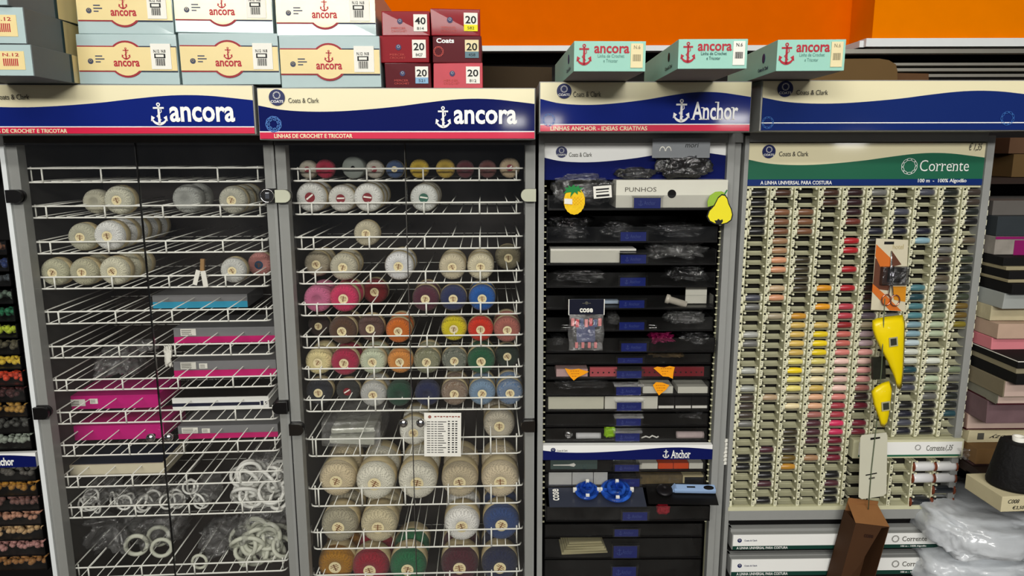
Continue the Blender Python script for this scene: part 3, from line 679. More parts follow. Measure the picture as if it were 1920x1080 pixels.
# big spools
def bigspool(name_col, rgb, c, r, label, white):
    mb = MB(); L_ = .043
    R_ = .0105 if white else .009
    mb.lathe([(R_*.95, -L_*.5), (R_, -L_*.4), (R_, L_*.4), (R_*.92, L_*.5)], 0, 18, 'x')
    o = link('thread_reel', mb.mesh('reel_thread', [SPOOL]), None, W(4, xw0+dxw*(c+.5)-.004, YS-.006, zow(r)), rgb)
    fl = MB()
    hf = [(.004, L_*.5+.0035), (.0115, L_*.5+.003), (.0115, L_*.5+.0006), (.005, L_*.5), (.0045, L_*.48)]
    fl.lathe([(r_, -t_) for r_, t_ in hf]+hf[::-1], 0, 18, 'x')
    build(fl, 'reel_core', mat('reel_brown', (120, 58, 34), .5), o)
    tag(o, label, 'thread reel', 'large thread reels at the bottom of the rack')
for c, r, wht in ((3, 0, 1), (4, 0, 1), (3, 1, 1), (4, 1, 1), (3, 3, 0), (4, 2, 0), (4, 3, 0)):
    bigspool('w', (232, 232, 232) if wht else (18, 24, 30), c, r, f"large {'white' if wht else 'black'} reel, {ordn(r+1)} row down, {'left' if c == 3 else 'right'} column under the small strip", wht)
# drawers below
for i, (v0, vt, vb) in enumerate(((989, 1001, 1029), (1038, 1047, 1078))):
    z0_, zl, z1_ = at(4, 1560, v0, -.004).z, at(4, 1560, vt, -.02).z, at(4, 1560, vb, -.02).z
    d = MB().prism([(0, 0)]*3, 0, 0) if False else MB()
    d.box(a1+.004, a2-.004, -.018, .0, z1_, zl, 0).box(a1+.004, a2-.004, -.006, .012, zl, z0_, 0).box(a1+.004, a1+.008, 0, .28, z1_, z0_, 0).box(a2-.008, a2-.004, 0, .28, z1_, z0_, 0).box(a1+.004, a2-.004, 0, .28, z1_, z1_+.003, 0)
    dr = build(d, 'drawer', GREY, cab4)
    hS = zl-z1_
    build(MB().box(a1+.006, a2-.006, -.0192, -.018, z1_+hS*.24, zl-.001, 0).box(a1+.006, a2-.006, -.0194, -.018, z1_, z1_+hS*.24, 1), 'label_card', [WHITEP, mat('strip_dark_green', (24, 62, 52), .4)], dr)
    t = MB(); G = lambda u, v: at(4, u, v, -.02)
    vm = vt+(vb-vt)*.38; hx = lambda u: G(u, vm).x
    zc = z1_+hS*.62
    serif(t, 'Corrente', hx(1692), hx(1738), zc-.006, zc+.0055, -.0202, 0); chainring(t, hx(1679), zc, .007, -.0202, 0, .14, 8)
    build(t, 'lettering', INK, dr)
    t = MB(); text(t, 'A LINHA UNIVERSAL PARA COSTURA', hx(1382), hx(1478), z1_+.0015, z1_+hS*.24-.0015, -.0202, 0, .01); text(t, '100 m - 100% Algodão', hx(1690), hx(1738), z1_+.002, z1_+hS*.24-.002, -.0202, 0, .01)
    build(t, 'lettering', WHITEP, dr)
    t = MB(); coats(t, hx(1387), zc, .0048, -.0202, 0, 1, small=True); text(t, 'Coats & Clark', hx(1396), hx(1420), zc-.002, zc+.0015, -.0202, 0); build(t, 'brand_emblem', [LOGO, WHITEP], dr)
build(MB().box(a1, a2, .02, .3, .1, zb5, 0), 'drawer_bay', BLACKM, cab4)
# ------------------------------------------------------------------ thread balls
def ball_proto(kind):
    L_ = 1.7 if kind != 'long' else 2.0
    pr = [(.02, .16), (.24, .15), (.30, .07), (.42, .015), (.60, .02), (.76, .09), (.89, .23), (.97, .42), (1, .62)]
    prof = [(r, t-L_/2) for r, t in pr]+[(r, L_/2-t) for r, t in reversed(pr)]
    o = link('thread_ball', MB().lathe(prof, 0, 36, 'y').mesh('thread_ball', [YARNV if kind == 'varieg' else YARN]))
    if kind in ('plain', 'red', 'long', 'varieg', 'green', 'blue'):
        lb = MB(); yb = -L_/2+.055; n = 22
        cols = {'red': mat('end_label_wine', (120, 24, 34), .5), 'green': mat('end_label_green', (44, 92, 76), .5), 'blue': mat('end_label_blue', (20, 62, 92), .5)}
        base = cols.get(kind, PAPERO)
        ring = [(.34*math.cos(2*math.pi*i/n), .34*math.sin(2*math.pi*i/n)) for i in range(n)]
        lb.prism(ring, yb, yb+.02, 0)
        ik = 1
        if kind in ('red', 'green'): lb.prism([(-.27, -.05), (.27, .02), (.27, .12), (-.27, .06)], yb-.01, yb, 1)
        else:
            for x0_, x1_, z_ in ((-.2, .18, .12), (-.24, .22, .03), (-.12, .2, -.08), (-.05, .1, -.17)): lb.box(x0_, x1_, yb-.008, yb, z_, z_+.035, 1)
            lb.box(-.03, .02, yb-.008, yb, -.2, .2, 1)
        build(lb, 'end_label', [base, PAPER if kind in ('red', 'green') else mat('end_label_print', (120, 74, 44), .6)], o)
    if kind not in ('bare',):
        bd = MB(); q = .30 if kind == 'long' else .24
        bd.lathe([(1.012, -q), (1.018, -q+.01), (1.018, q+.2), (1.012, q+.21)], [0, 0, 0], 36, 'y', caps=False)
        build(bd, 'paper_band', [BAND], o)
        for zz_ in (-q+.015, q+.19):
            pass
    return o
PROTO = {}
BN = {}
def ball(k, row, u, vb, rp, rgb, name, kind='plain', deep=0, z=None, rot=None, label=None, yaw=0):
    zt_ = (TRAYZ[(k, row)] if z is None else z)+.003
    c = atz(k, u, vb, zt_)
    y = c.y if (vb > 360 and 0 < c.y < .40) else .075
    r = rp*mpp(k, u, vb-rp, y-.02); Lh = r*(1.0 if kind == 'long' else .85)
    y = max(.036+Lh, min(y+Lh*.35, .22))
    r = rp*mpp(k, u, vb-rp, y-Lh*.4)
    x = at(k, u, vb-rp, y-Lh*.6).x
    cnt = BN.get((k, row), 0)+1; BN[(k, row)] = cnt
    for d in range(deep+1):
        yy_ = y+d*(2*Lh+.003)
        if yy_+Lh > .355: break
        M = W(k, x, yy_, zt_+r, rz=yaw) @ Matrix.Rotation(random.uniform(-.6, .6) if rot is None else rot, 4, 'Y') @ Matrix.Scale(r, 4)
        fc_ = random.uniform(.95, 1.03); c_ = tuple(max(4, min(255, int(v*fc_))) for v in rgb)
        if kind not in PROTO:
            PROTO[kind] = o = ball_proto(kind); o.matrix_basis = M; o.color = C(*c_)
        else: o = dup(PROTO[kind], M, c_)
        cab = 'left' if k == 1 else 'middle'
        lab = f'{name} ball, {ordn(cnt)} from left, {ordn(row)} shelf of the {cab} cabinet'
        if d: lab = f'{name} ball {"just" if d == 1 else ["","",  "two", "three", "four", "five"][d]} behind front ball {ordn(cnt)}, {ordn(row)} shelf, {cab} cabinet'
        tag(o, label if (label and not d) else lab, 'thread ball', f'thread balls on the wire shelves of the {cab} cabinet')
B2 = [
 (1, 577, 335, 17, (206, 198, 180), 'off-white', 'red', 0), (1, 609, 336, 18, (190, 24, 66), 'crimson', 'bare', 0), (1, 702, 336, 17, (208, 200, 186), 'cream white', 'red', 0),
 (1, 740, 335, 17, (70, 96, 140), 'steel blue', 'plain', 0), (1, 786, 336, 18, (226, 190, 50), 'yellow', 'bare', 0), (1, 835, 337, 18, (206, 172, 60), 'mustard', 'bare', 0),
 (1, 872, 335, 17, (96, 20, 34), 'dark wine', 'bare', 0), (1, 914, 335, 17, (118, 64, 60), 'dusty brown', 'bare', 0), (1, 956, 334, 19, (214, 190, 154), 'beige', 'red', 0),
 (2, 583, 398, 28, (238, 238, 232), 'white', 'red', 1), (2, 640, 397, 25, (232, 230, 222), 'white', 'red', 1), (2, 690, 398, 27, (238, 238, 232), 'white', 'red', 2), (2, 795, 397, 26, (236, 238, 232), 'white', 'green', 2),
 (3, 687, 461, 24, (204, 196, 168), 'cream speckled', 'plain', 0),
 (4, 594, 518, 24, (178, 168, 144), 'grey beige', 'plain', 1), (4, 644, 528, 26, (196, 190, 168), 'ecru', 'plain', 1), (4, 748, 528, 27, (236, 236, 236), 'white', 'plain', 1),
 (4, 848, 525, 25, (220, 208, 176), 'cream', 'plain', 1), (4, 901, 525, 25, (226, 216, 184), 'pale cream', 'plain', 1), (4, 953, 506, 24, (150, 142, 112), 'khaki beige', 'plain', 0),
 (5, 595, 585, 26, (206, 106, 146), 'orchid pink', 'bare', 1), (5, 645, 587, 27, (226, 52, 104), 'hot pink', 'plain', 1), (5, 703, 569, 24, (128, 14, 24), 'dark red', 'plain', 0),
 (5, 798, 585, 25, (92, 34, 56), 'plum', 'plain', 1), (5, 850, 586, 25, (34, 46, 94), 'navy', 'plain', 0), (5, 904, 585, 25, (14, 92, 176), 'bright blue', 'plain', 1),
 (6, 598, 630, 21, (54, 32, 26), 'dark brown', 'plain', 0), (6, 642, 644, 26, (92, 62, 44), 'brown', 'plain', 1), (6, 695, 638, 25, (104, 74, 68), 'mauve brown', 'plain', 0),
 (6, 747, 642, 24, (226, 116, 24), 'orange', 'plain', 1), (6, 851, 638, 24, (238, 218, 14), 'bright yellow', 'plain', 0), (6, 901, 639, 24, (226, 48, 16), 'vermilion', 'plain', 0), (6, 951, 644, 25, (184, 106, 92), 'dusty rose', 'plain', 1),
 (7, 597, 701, 25, (232, 216, 158), 'pale yellow', 'plain', 1), (7, 646, 704, 26, (172, 24, 68), 'raspberry', 'plain', 1), (7, 699, 700, 25, (204, 212, 184), 'pale mint', 'plain', 1),
 (7, 750, 699, 24, (228, 150, 68), 'light orange', 'plain', 0), (7, 800, 700, 25, (112, 116, 72), 'olive speckled', 'varieg', 1), (7, 852, 697, 24, (44, 66, 54), 'grey green mottled', 'varieg', 0),
 (7, 902, 701, 26, (18, 88, 54), 'green', 'plain', 1), (7, 951, 688, 23, (12, 40, 26), 'very dark green', 'plain', 0),
 (8, 598, 757, 25, (22, 26, 38), 'black and blue flecked', 'plain', 0), (8, 652, 752, 22, (40, 42, 40), 'charcoal', 'red', 0), (8, 700, 764, 25, (176, 178, 178), 'silver grey', 'varieg', 1),
 (8, 748, 761, 24, (14, 72, 50), 'bottle green', 'bare', 0), (8, 801, 760, 24, (16, 30, 76), 'navy blue', 'bare', 0), (8, 852, 762, 25, (112, 72, 42), 'brown mottled', 'varieg', 1),
 (8, 904, 762, 25, (124, 152, 180), 'steel blue', 'plain', 1), (8, 956, 762, 25, (36, 104, 164), 'blue mottled', 'varieg', 1),
 (9, 776, 832, 27, (232, 230, 218), 'white', 'long', 1), (9, 936, 821, 29, (208, 198, 178), 'ecru', 'long', 1),
 (10, 632, 926, 34, (212, 196, 160), 'sand', 'long', 1), (10, 704, 944, 36, (230, 226, 208), 'ivory', 'long', 1), (10, 783, 938, 36, (232, 228, 210), 'off-white', 'long', 1), (10, 862, 928, 34, (206, 190, 158), 'beige', 'long', 1), (10, 938, 933, 35, (216, 200, 168), 'light beige', 'long', 1),
 (11, 636, 1011, 34, (174, 166, 142), 'grey beige', 'long', 1), (11, 710, 1012, 34, (210, 198, 162), 'cream beige', 'long', 1), (11, 866, 1013, 33, (234, 232, 226), 'white', 'long', 1), (11, 940, 1011, 34, (38, 66, 116), 'blue', 'long', 1),
 (12, 630, 1084, 34, (176, 122, 18), 'mustard', 'long', 1), (12, 695, 1104, 34, (150, 6, 38), 'crimson', 'long', 1), (12, 765, 1094, 34, (18, 104, 62), 'green', 'long', 1), (12, 862, 1100, 35, (72, 8, 28), 'dark wine', 'long', 1), (12, 937, 1090, 34, (18, 30, 66), 'navy', 'long', 1)]
for row, u, vb, rp, rgb, nm, kd, dp in B2: ball(2, row, u, vb, rp, rgb, nm, kd, dp)
for row, u, vb, rp, rgb, nm, kd, dp in [
 (2, 178, 401, 23, (206, 202, 178), 'grey cream', 'bare', 0), (2, 222, 402, 27, (224, 222, 200), 'cream', 'plain', 0), (2, 350, 400, 27, (178, 180, 174), 'grey white', 'bare', 1), (2, 436, 401, 26, (206, 204, 186), 'off-white', 'plain', 2),
 (3, 154, 473, 26, (208, 206, 180), 'cream', 'plain', 0), (3, 205, 474, 28, (236, 236, 232), 'white', 'plain', 4),
 (4, 102, 537, 26, (196, 194, 164), 'ecru', 'plain', 0), (4, 157, 537, 26, (190, 186, 158), 'grey ecru', 'plain', 1), (4, 214, 537, 27, (222, 218, 192), 'cream', 'plain', 2),
 (4, 437, 530, 24, (226, 226, 220), 'white', 'plain', 0), (4, 487, 518, 23, (206, 138, 132), 'salmon pink', 'blue', 0)]:
    ball(1, row, u, vb, rp, rgb, nm, kd, dp)
# grey cone lying among the small balls
p = at(2, 665, 310, .07); r = 21*mpp(2, 665, 310, .05)
cn = build(MB().lathe([(.15*r, 0), (r*.9, -.002), (r, .004), (r*.98, .05), (.55*r, .16), (.2*r, .165)], 0, 36, 'y'), 'thread_cone', mat('cone_grey', (128, 134, 128), .6), None, W(2, p.x, .05, TRAYZ[(2, 1)]+.003+r))
build(MB().lathe([(.17*r, -.003), (.1*r, -.0032), (.09*r, .01)], 0, 20, 'y'), 'cone_core', BLACKM, cn)
tag(cn, 'grey thread cone with flat round end lying among small balls on the top shelf', 'thread cone')
# ------------------------------------------------------------------ generic boxes and bags
def ibox(k, u0, u1, vt, vb, y, dep, m, name, label, cat, zf=None, rz=0, bev=.0012, group=None, warp=0):
    um, vm = (u0+u1)/2, (vt+vb)/2
    x0, x1 = at(k, u0, vm, y).x, at(k, u1, vm, y).x; z0, z1 = at(k, um, vb, y).z, at(k, um, vt, y).z
    if zf is not None: z1 += zf-z0; z0 = zf
    o = build(MB().hull(-(x1-x0)/2, (x1-x0)/2, 0, dep, 0, z1-z0, 0, bev, warp=warp), name, m, None, W(k, (x0+x1)/2, y, z0, rz=rz))
    tag(o, label, cat, group); o['w'] = x1-x0; o['h'] = z1-z0
    return o
def dims(o):
    w_, h = o['w'], o['h']; del o['w']; del o['h']; return w_, h
from mathutils import noise as N3
def bag(k, u0, u1, vt, vb, y, dep, m, label, zf=None, cat='plastic bag', amp=.25, seed=0, name='plastic_bag', rz=0, group=None, fl=1.0):
    um, vm = (u0+u1)/2, (vt+vb)/2
    x0, x1 = at(k, u0, vm, y).x, at(k, u1, vm, y).x; z0, z1 = at(k, um, vb, y).z, at(k, um, vt, y).z
    if zf is not None: z1 += zf-z0; z0 = zf
    sx, sy, sz = (x1-x0)/2, dep/2, (z1-z0)/2
    bm = bmesh.new(); bmesh.ops.create_icosphere(bm, subdivisions=5, radius=1)
    for v in bm.verts:
        c = v.co; d = c.normalized()
        q = Vector([math.copysign(abs(a)**.6, a) for a in d]); q = q/max(1, q.length*.72)
        f = 1+amp*(N3.noise(d*2.3+Vector((seed*3.1, 0, 0))))+amp*.45*abs(N3.noise(d*6+Vector((0, seed, 0))))-amp*.4*abs(N3.noise(d*13+Vector((0, seed, 5))))
        v.co = Vector((q.x*f, q.y*f, q.z*f))
    lo = [min(v.co[i] for v in bm.verts) for i in range(3)]; hi = [max(v.co[i] for v in bm.verts) for i in range(3)]
    for v in bm.verts:
        n_ = [2*(v.co[i]-lo[i])/(hi[i]-lo[i])-1 for i in range(3)]
        v.co = Vector((n_[0]*sx, n_[1]*sy, n_[2]*sz))
    bm.verts.index_update(); mb = MB()
    mb.add([v.co+Vector((0, 0, sz)) for v in bm.verts], [tuple(v.index for v in f.verts) for f in bm.faces], 0, True); bm.free()
    o = build(mb, name, m, None, W(k, (x0+x1)/2, y+dep/2, z0, rz=rz)); return tag(o, label, cat, group)
# ------------------------------------------------------------------ cartons on top of the cabinets
def ancora_carton(k, u0, u1, vt, vb, zf, label, y=-.098, flip=False, rz=0, dep=.30, price='N.12  N.8'):
    o = ibox(k, u0, u1, vt, vb, y, dep, BOXG, 'thread_carton', label, 'carton', zf, rz, .0015, 'pale cartons with an anchor emblem on the cabinets', warp=.0009)
    w_, h = dims(o)
    b = MB(); zl, zh = h*.27, h*.74; zc = h*.5; R_ = h*.33; cx = -w_*.0-.002
    yb = -.0012
    def rnd(mb, R, m, y_): mb.prism([(cx+R*math.cos(2*math.pi*i/36), zc+R*math.sin(2*math.pi*i/36)) for i in range(36)], y_, 0, m)
    b.box(-w_/2+.001, cx-R_*.7, yb, 0, zh, zh+h*.025, 1).box(cx+R_*.7, w_/2-.001, yb, 0, zh, zh+h*.025, 2)
    b.box(-w_/2+.001, cx-R_*.7, yb, 0, zl-h*.025, zl, 1).box(cx+R_*.7, w_/2-.001, yb, 0, zl-h*.025, zl, 2)
    rnd(b, R_*1.12, 1, yb-.0004); rnd(b, R_, 0, yb-.0007)
    b.box(-w_/2+.001, w_/2-.001, yb-.0008, 0, zl, zh, 0)
    build(b, 'printed_band', [BOXY, mat('carton_stripe_red', (150, 34, 44), .5), mat('carton_stripe_navy', (34, 42, 66), .5)], o)
    t = MB(); text(t, 'ancora', cx-h*.26, cx+h*.26, zc-h*.15, zc-h*.03, yb-.0012, 0, .025); anchor(t, cx, zc+h*.11, h*.24, yb-.0012); build(t, 'lettering', INKR, o)
    c_ = MB(); coats(c_, -w_*.37, zc-.004, h*.055, yb-.0012, 0, 1, small=True)
    for i in range(3): c_.box(-w_*.32, -w_*.32+w_*(.07, .09, .05)[i], yb-.0012, yb, zc+.004-i*.005, zc+.006-i*.005, 0)
    build(c_, 'brand_emblem', [mat('logo_grey', (62, 68, 90), .5), BOXY], o)
    s_ = MB(); sx = w_*.24; s_.box(sx, sx+w_*.2, yb-.002, yb, zl+h*.03, zh+h*.07, 0)
    s_.box(sx+w_*.035, sx+w_*.145, yb-.0026, yb-.002, zc+h*.02, zc+h*.11, 1).box(sx+w_*.05, sx+w_*.13, yb-.003, yb-.002, zc+h*.04, zc+h*.09, 0)
    for i in range(9): s_.box(sx+w_*(.045+.011*i), sx+w_*(.045+.011*i+(.004, .007)[i % 2]), yb-.0026, yb-.002, zc-h*.13, zc+h*.01, 1)
    text(s_, price, sx+w_*.03, sx+w_*.15, zc+h*.13, zc+h*.19, yb-.0026, 1, .01)
    build(s_, 'price_sticker', [PAPER, INKB], o)
    return o, h
zz1 = ZT1+.0005
tops = []
for j, (k, u0, u1, vt, vb, lb) in enumerate(((1, 146, 333, 62, 156, 'left of the three'), (1, 338, 523, 62, 158, 'middle of the three'), (2, 525, 713, 64, 160, 'right of the three'))):
    o, h = ancora_carton(k, u0, u1, vt, vb, (ZT1 if k == 1 else ZT2)+.0005, f'pale blue carton with red anchor emblem, {lb} in the lower row'); tops.append((k, (ZT1 if k == 1 else ZT2)+.0005+h))
for (k, zt_), (u0, u1, lb) in zip(tops, ((143, 323, 'left of the three'), (326, 510, 'middle of the three'), (516, 704, 'right of the three'))):
    ancora_carton(k, u0, u1, -38, 57, zt_+.0005, f'pale blue carton with red anchor emblem, {lb} in the upper row', y=-.096)
# two cartons turned with their long grey side in view, far left
def end_carton(u1, vt, vb, zf, y, label, rz):
    o = ibox(1, u1-150, u1, vt, vb, y, .30, BOXGS, 'thread_carton', label, 'carton', zf, rz, .0015, 'pale cartons with an anchor emblem on the cabinets'); w_, h = dims(o)
    f = MB().box(-w_/2+.001, w_/2-.001, -.001, 0, .001, h-.001, 0).box(-w_/2+.02, w_/2-.012, -.0016, 0, h*.2, h*.78, 1)
    for i in range(8): f.box(w_/2-.045+.003*i, w_/2-.0435+.003*i, -.0022, 0, h*.32, h*.55, 2)
    text(f, 'N.12', w_/2-.045, w_/2-.02, h*.62, h*.72, -.0022, 2)
    build(f, 'end_label', [BOXG, BOXY, INKR], o)
    g = MB(); g.box(w_/2, w_/2+.0008, .115, .122, .001, h-.001, 0).box(w_/2, w_/2+.0008, .122, .299, .001, h-.001, 1)
    build(g, 'side_print', [mat('side_stripe_teal', (34, 58, 62), .6), BOXY], o)
    return h
h = end_carton(62, 86, 146, ZT1+.0005, -.235, 'grey-sided carton end-on at the far left, lowest of its stack', 0)
h2 = end_carton(46, 10, 80, ZT1+.001+h, -.235, 'grey-sided carton end-on at the far left, middle of its stack', .03)
end_carton(16, -60, 8, ZT1+.0015+h+h2, -.235, 'grey-sided carton end-on at the far left, top of its stack', -.10)
# dark red cartons
def red_carton(k, u0, u1, vt, vb, zf, num, sub, subcol, m, label, rz=0, coats_txt=False, y=-.088, dep=.2):
    o = ibox(k, u0, u1, vt, vb, y, dep, m, 'thread_carton', label, 'carton', zf, rz, .0015, 'dark red cartons stacked beside the pale cartons', warp=.0007); w_, h = dims(o)
    t = MB(); sx = w_*.16; t.box(sx, sx+w_*.28, -.0014, 0, h*.18, h*.86, 0)
    if subcol is not None: t.box(sx, sx+w_*.28, -.0018, 0, h*.18, h*.42, 1)
    text(t, num, sx+w_*.03, sx+w_*.25, h*.46, h*.74, -.0022, 2, .015); text(t, sub, sx+w_*.07, sx+w_*.21, h*.24, h*.35, -.0022, 2)
    build(t, 'number_sticker', [PAPER if not coats_txt else PAPERO, subcol or PAPER, INKB], o)
    q = MB()
    if coats_txt:
        text(q, 'Coats', -w_*.42, -w_*.06, h*.74, h*.92, -.001, 0, .03); chainring(q, -w_*.38, h*.42, h*.17, -.001, 1, .16, 8)
        build(q, 'lettering', [WHITEP, mat('faded_red_print', (190, 70, 60), .5)], o)
    else:
        coats(q, -w_*.12, h*.58, h*.11, -.001, 0, 1, small=True); text(q, 'MERCER', -w_*.3, 0, h*.26, h*.34, -.001, 2); text(q, 'CROCHET', -w_*.3, 0.002, h*.14, h*.22, -.001, 2)
        build(q, 'lettering', [LOGO, WHITEP, mat('faded_red_print', (190, 70, 60), .5)], o)
    return h
zr0 = ZT2+.0005
YLW = mat('sticker_yellow', (236, 220, 20), .5); SKY = mat('sticker_blue', (128, 168, 200), .5); SLT = mat('sticker_slate', (90, 120, 130), .5)
ROSE = mat('faded_red_carton', (186, 60, 72), .45, var=.2, scale=20)
h = red_carton(2, 722, 808, 113, 160, zr0, '20', '521', SKY, WINED, 'dark red carton with a 20 and pale blue sticker, bottom left of the red stack')
h2 = red_carton(2, 712, 804, 60, 110, zr0+h+.0005, '20', '8427', None, WINE, 'dark red carton with number 20 8427, middle of the left red stack', -.02)
red_carton(2, 715, 806, 10, 57, zr0+h+h2+.001, '40', '814', None, WINE, 'dark red carton with number 40, top of the left red stack', .02)
h = red_carton(2, 813, 905, 113, 160, zr0, '20', '812', None, ROSE, 'faded rose red carton, lowest of the right red stack')
h2 = red_carton(2, 811, 903, 60, 110, zr0+h+.0005, '20', '458', SLT, WINED, 'dark wine carton with white brand lettering at its top left, middle of the right stack', 0, True)
red_carton(2, 808, 901, 6, 57, zr0+h+h2+.001, '20', '582', YLW, WINE, 'dark red carton with a white and yellow 20 sticker, top of the right stack', .10)
# mint cartons
def mint_carton(k, u0, u1, vt, vb, zf, label, rz, faded, dep=.33):
    um = (u0+u1)/2; p = atz(k, um, vb, zf); y = p.y
    o = ibox(k, u0, u1, vt, vb, y, dep, MINT, 'thread_carton', label, 'carton', zf, rz, .0012, 'mint cartons on the right cabinets'); w_, h = dims(o)
    o.data.materials.append(GREYC)
    for f in o.data.polygons:
        if f.normal.z < -.9: f.material_index = 1
    t = MB(); text(t, 'ancora', -w_*.22, w_*.27, h*.60, h*.84, -.0008, 0, .02); anchor(t, -w_*.36, h*.55, h*.7, -.0008); build(t, 'lettering', INKR, o)
    t = MB(); text(t, 'Linha de Crochet', -w_*.17, w_*.2, h*.46, h*.57, -.0008, 0); text(t, 'e Tricotar', -w_*.09, w_*.11, h*.30, h*.41, -.0008, 0); build(t, 'small_print', mat('mint_print_faded', (104, 150, 140), .6) if faded else mat('mint_print_dark', (40, 84, 84), .6), o)
    s_ = MB().box(w_*.29, w_*.46, -.0014, 0, h*.12, h*.92, 0); text(s_, 'N.6', w_*.33, w_*.42, h*.74, h*.86, -.002, 1)
    for i in range(8): s_.box(w_*(.32+.014*i), w_*(.325+.014*i+(.002, .004)[i % 2]), -.002, 0, h*.34, h*.56, 1)
    build(s_, 'price_sticker', [PAPER if not faded else PAPERO, INKB if not faded else mat('faded_print', (150, 140, 110), .6)], o)
    e = MB(); e.M = None
    MS = Matrix.Translation((-w_/2-.0006, dep*.22, h*.5)) @ Matrix.Rotation(-math.pi/2, 4, 'Z')
    disc(e, 0, .004, h*.16, -.0005, 0, M=MS); text(e, 'Coats & Clark', -.03, .03, -h*.34, -h*.22, -.0005, 0, M=MS)
    build(e, 'side_print', INKB if not faded else LOGO, o)
mint_carton(3, 1076, 1211, 77, 134, ZT3+.0006, 'mint green carton with faded sticker, leftmost of the three mint cartons', .03, True)
mint_carton(3, 1272, 1401, 73, 129, ZT3+.0006, 'mint green carton with crisp white barcode sticker, middle of the three mint cartons', -.02, False)
mint_carton(4, 1458, 1583, 74, 133, ZT4+.0006, 'mint green carton with yellowed sticker, rightmost of the three mint cartons', -.06, True)
# brown boards behind
def board(k, pts, y, th, m, label, name='cardboard_sheet', cat='cardboard', zf=None):
    P = [at(k, u, v, y) for u, v in pts]; zmin = min(p.z for p in P); cx = sum(p.x for p in P)/len(P)
    o = build(MB().prism([(p.x-cx, p.z-zmin) for p in P], 0, th), name, m, None, W(k, cx, y, zmin if zf is None else zf)); return tag(o, label, cat)
board(4, [(1500, 152), (1500, 96), (1650, 95), (1668, 98), (1681, 106), (1684, 118), (1684, 152)], .10, .05, KRAFT, 'brown cardboard piece with rounded corner behind the right mint carton', zf=ZT4+.0005)
board(4, [(1684, 152), (1684, 120), (1743, 121), (1743, 152)], .13, .05, mat('brown_cardboard_b', (84, 58, 34), .8), 'short brown cardboard box behind the right sign, beside the rounded one', 'cardboard_box', zf=ZT4+.0005)
board(2, [(905, 165), (905, 108), (1035, 110), (1035, 165)], .12, .06, mat('brown_cardboard_c', (50, 38, 20), .8), 'dark brown cardboard box between the red cartons and the left mint carton', 'cardboard_box', zf=ZT2+.0005)
# ------------------------------------------------------------------ left cabinet contents
def longbox(k, row, u0, u1, vt, vb, label, top, low, frac=.5, stick=(), dep=.13, cat='box', lid=None, stripe=None):
    z = TRAYZ[(k, row)]+.0032; um = (u0+u1)/2
    y = atz(k, um, vb, z).y; y = max(.036, min(y, .2)); dep = min(dep, .35-y)
    x0, x1 = at(k, u0, vb, y).x, at(k, u1, vb, y).x; h = (vb-vt)*mpp(k, um, vt, y)
    w_ = x1-x0; o = build(MB().hull(-w_/2, w_/2, 0, dep, 0, h, 0, .001), 'flat_box', top, None, W(k, (x0+x1)/2, y, z)); tag(o, label, cat, 'flat boxes on the left wire shelves')
    if low: build(MB().box(-w_/2+.0003, w_/2-.0003, -.0006, dep-.001, 0, h*frac, 0), 'colour_band', low, o)
    if stripe: build(MB().box(-w_/2+.0003, w_/2-.02, -.0008, 0, h*.32, h*.58, 0).box(w_/2-.018, w_/2-.012, -.0008, 0, h*.3, h*.65, 0).box(w_/2-.008, w_/2-.004, -.0008, 0, h*.38, h*.6, 0), 'stripe', stripe, o)
    if lid: build(MB().box(-w_/2+.004, w_/2-.004, .004, dep-.004, h-.0002, h+.001, 0), 'lid', lid, o)
    if stick:
        q = MB()
        for a, b, c, d in stick:
            q.box(-w_/2+w_*a, -w_/2+w_*b, -.0016, -.0004, h*c, h*d, 0)
            for i in range(3): q.box(-w_/2+w_*(a+.01), -w_/2+w_*(a+(b-a)*.7), -.002, -.0016, h*(c+(d-c)*(.2+.25*i)), h*(c+(d-c)*(.28+.25*i)), 1)
        build(q, 'sticker', [PAPER, INK], o)
    return o
SB = mat('box_band_magenta', (200, 30, 110), .4)
longbox(1, 5, 287, 465, 552, 577, 'grey and cyan flat box on the fifth shelf of the left cabinet', GREYB, CYAN, .48)
longbox(1, 6, 327, 518, 613, 642, 'grey and magenta flat box on the sixth shelf of the left cabinet', GREYB, SB, .42, ((.07, .22, .5, .95),))
longbox(1, 7, 327, 519, 675, 705, 'grey and magenta flat box with two stickers on the seventh shelf', GREYB, SB, .42, ((.07, .22, .5, .95), (.25, .33, .52, .85)))
longbox(1, 8, 118, 299, 740, 766, 'all magenta flat box with two white stickers at the left of the eighth shelf', MAG, None, .5, ((.03, .24, .25, .75), (.29, .37, .4, .78)))
longbox(1, 8, 324, 505, 744, 768, 'white flat box with a navy stripe and black top on the eighth shelf', WHITEP, None, lid=BLACK, stripe=mat('stripe_navy', (20, 24, 50), .4))
longbox(1, 9, 134, 309, 796, 824, 'magenta flat box half covered by film at the left of the ninth shelf', MAG, GREYB if False else None)
longbox(1, 9, 335, 522, 796, 821, 'grey and magenta flat box at the right of the ninth shelf', GREYB, SB, .4, ((.04, .2, .45, .9), (.24, .32, .45, .8)))
longbox(1, 10, 131, 309, 869, 892, 'cream flat box with open dark top on the tenth shelf', mat('cream_card', (206, 198, 172), .6), None, lid=mat('dark_blue_film', (24, 34, 52), .3))
fm = longbox(1, 9, 136, 230, 793, 800, 'folded blue grey film lying on the magenta box of the ninth shelf', mat('blue_film', (96, 110, 130), .3, coat=.5), None, dep=.1, cat='film')
o = fm; fm.name = 'plastic_film'; fm.location.z += .026; fm.location.y += .003
bag(1, 150, 244, 655, 712, .06, .16, CLEAR, 'hazy clear plastic bag slumped at the left of the seventh shelf', TRAYZ[(1, 7)]+.004, seed=2, amp=.5)
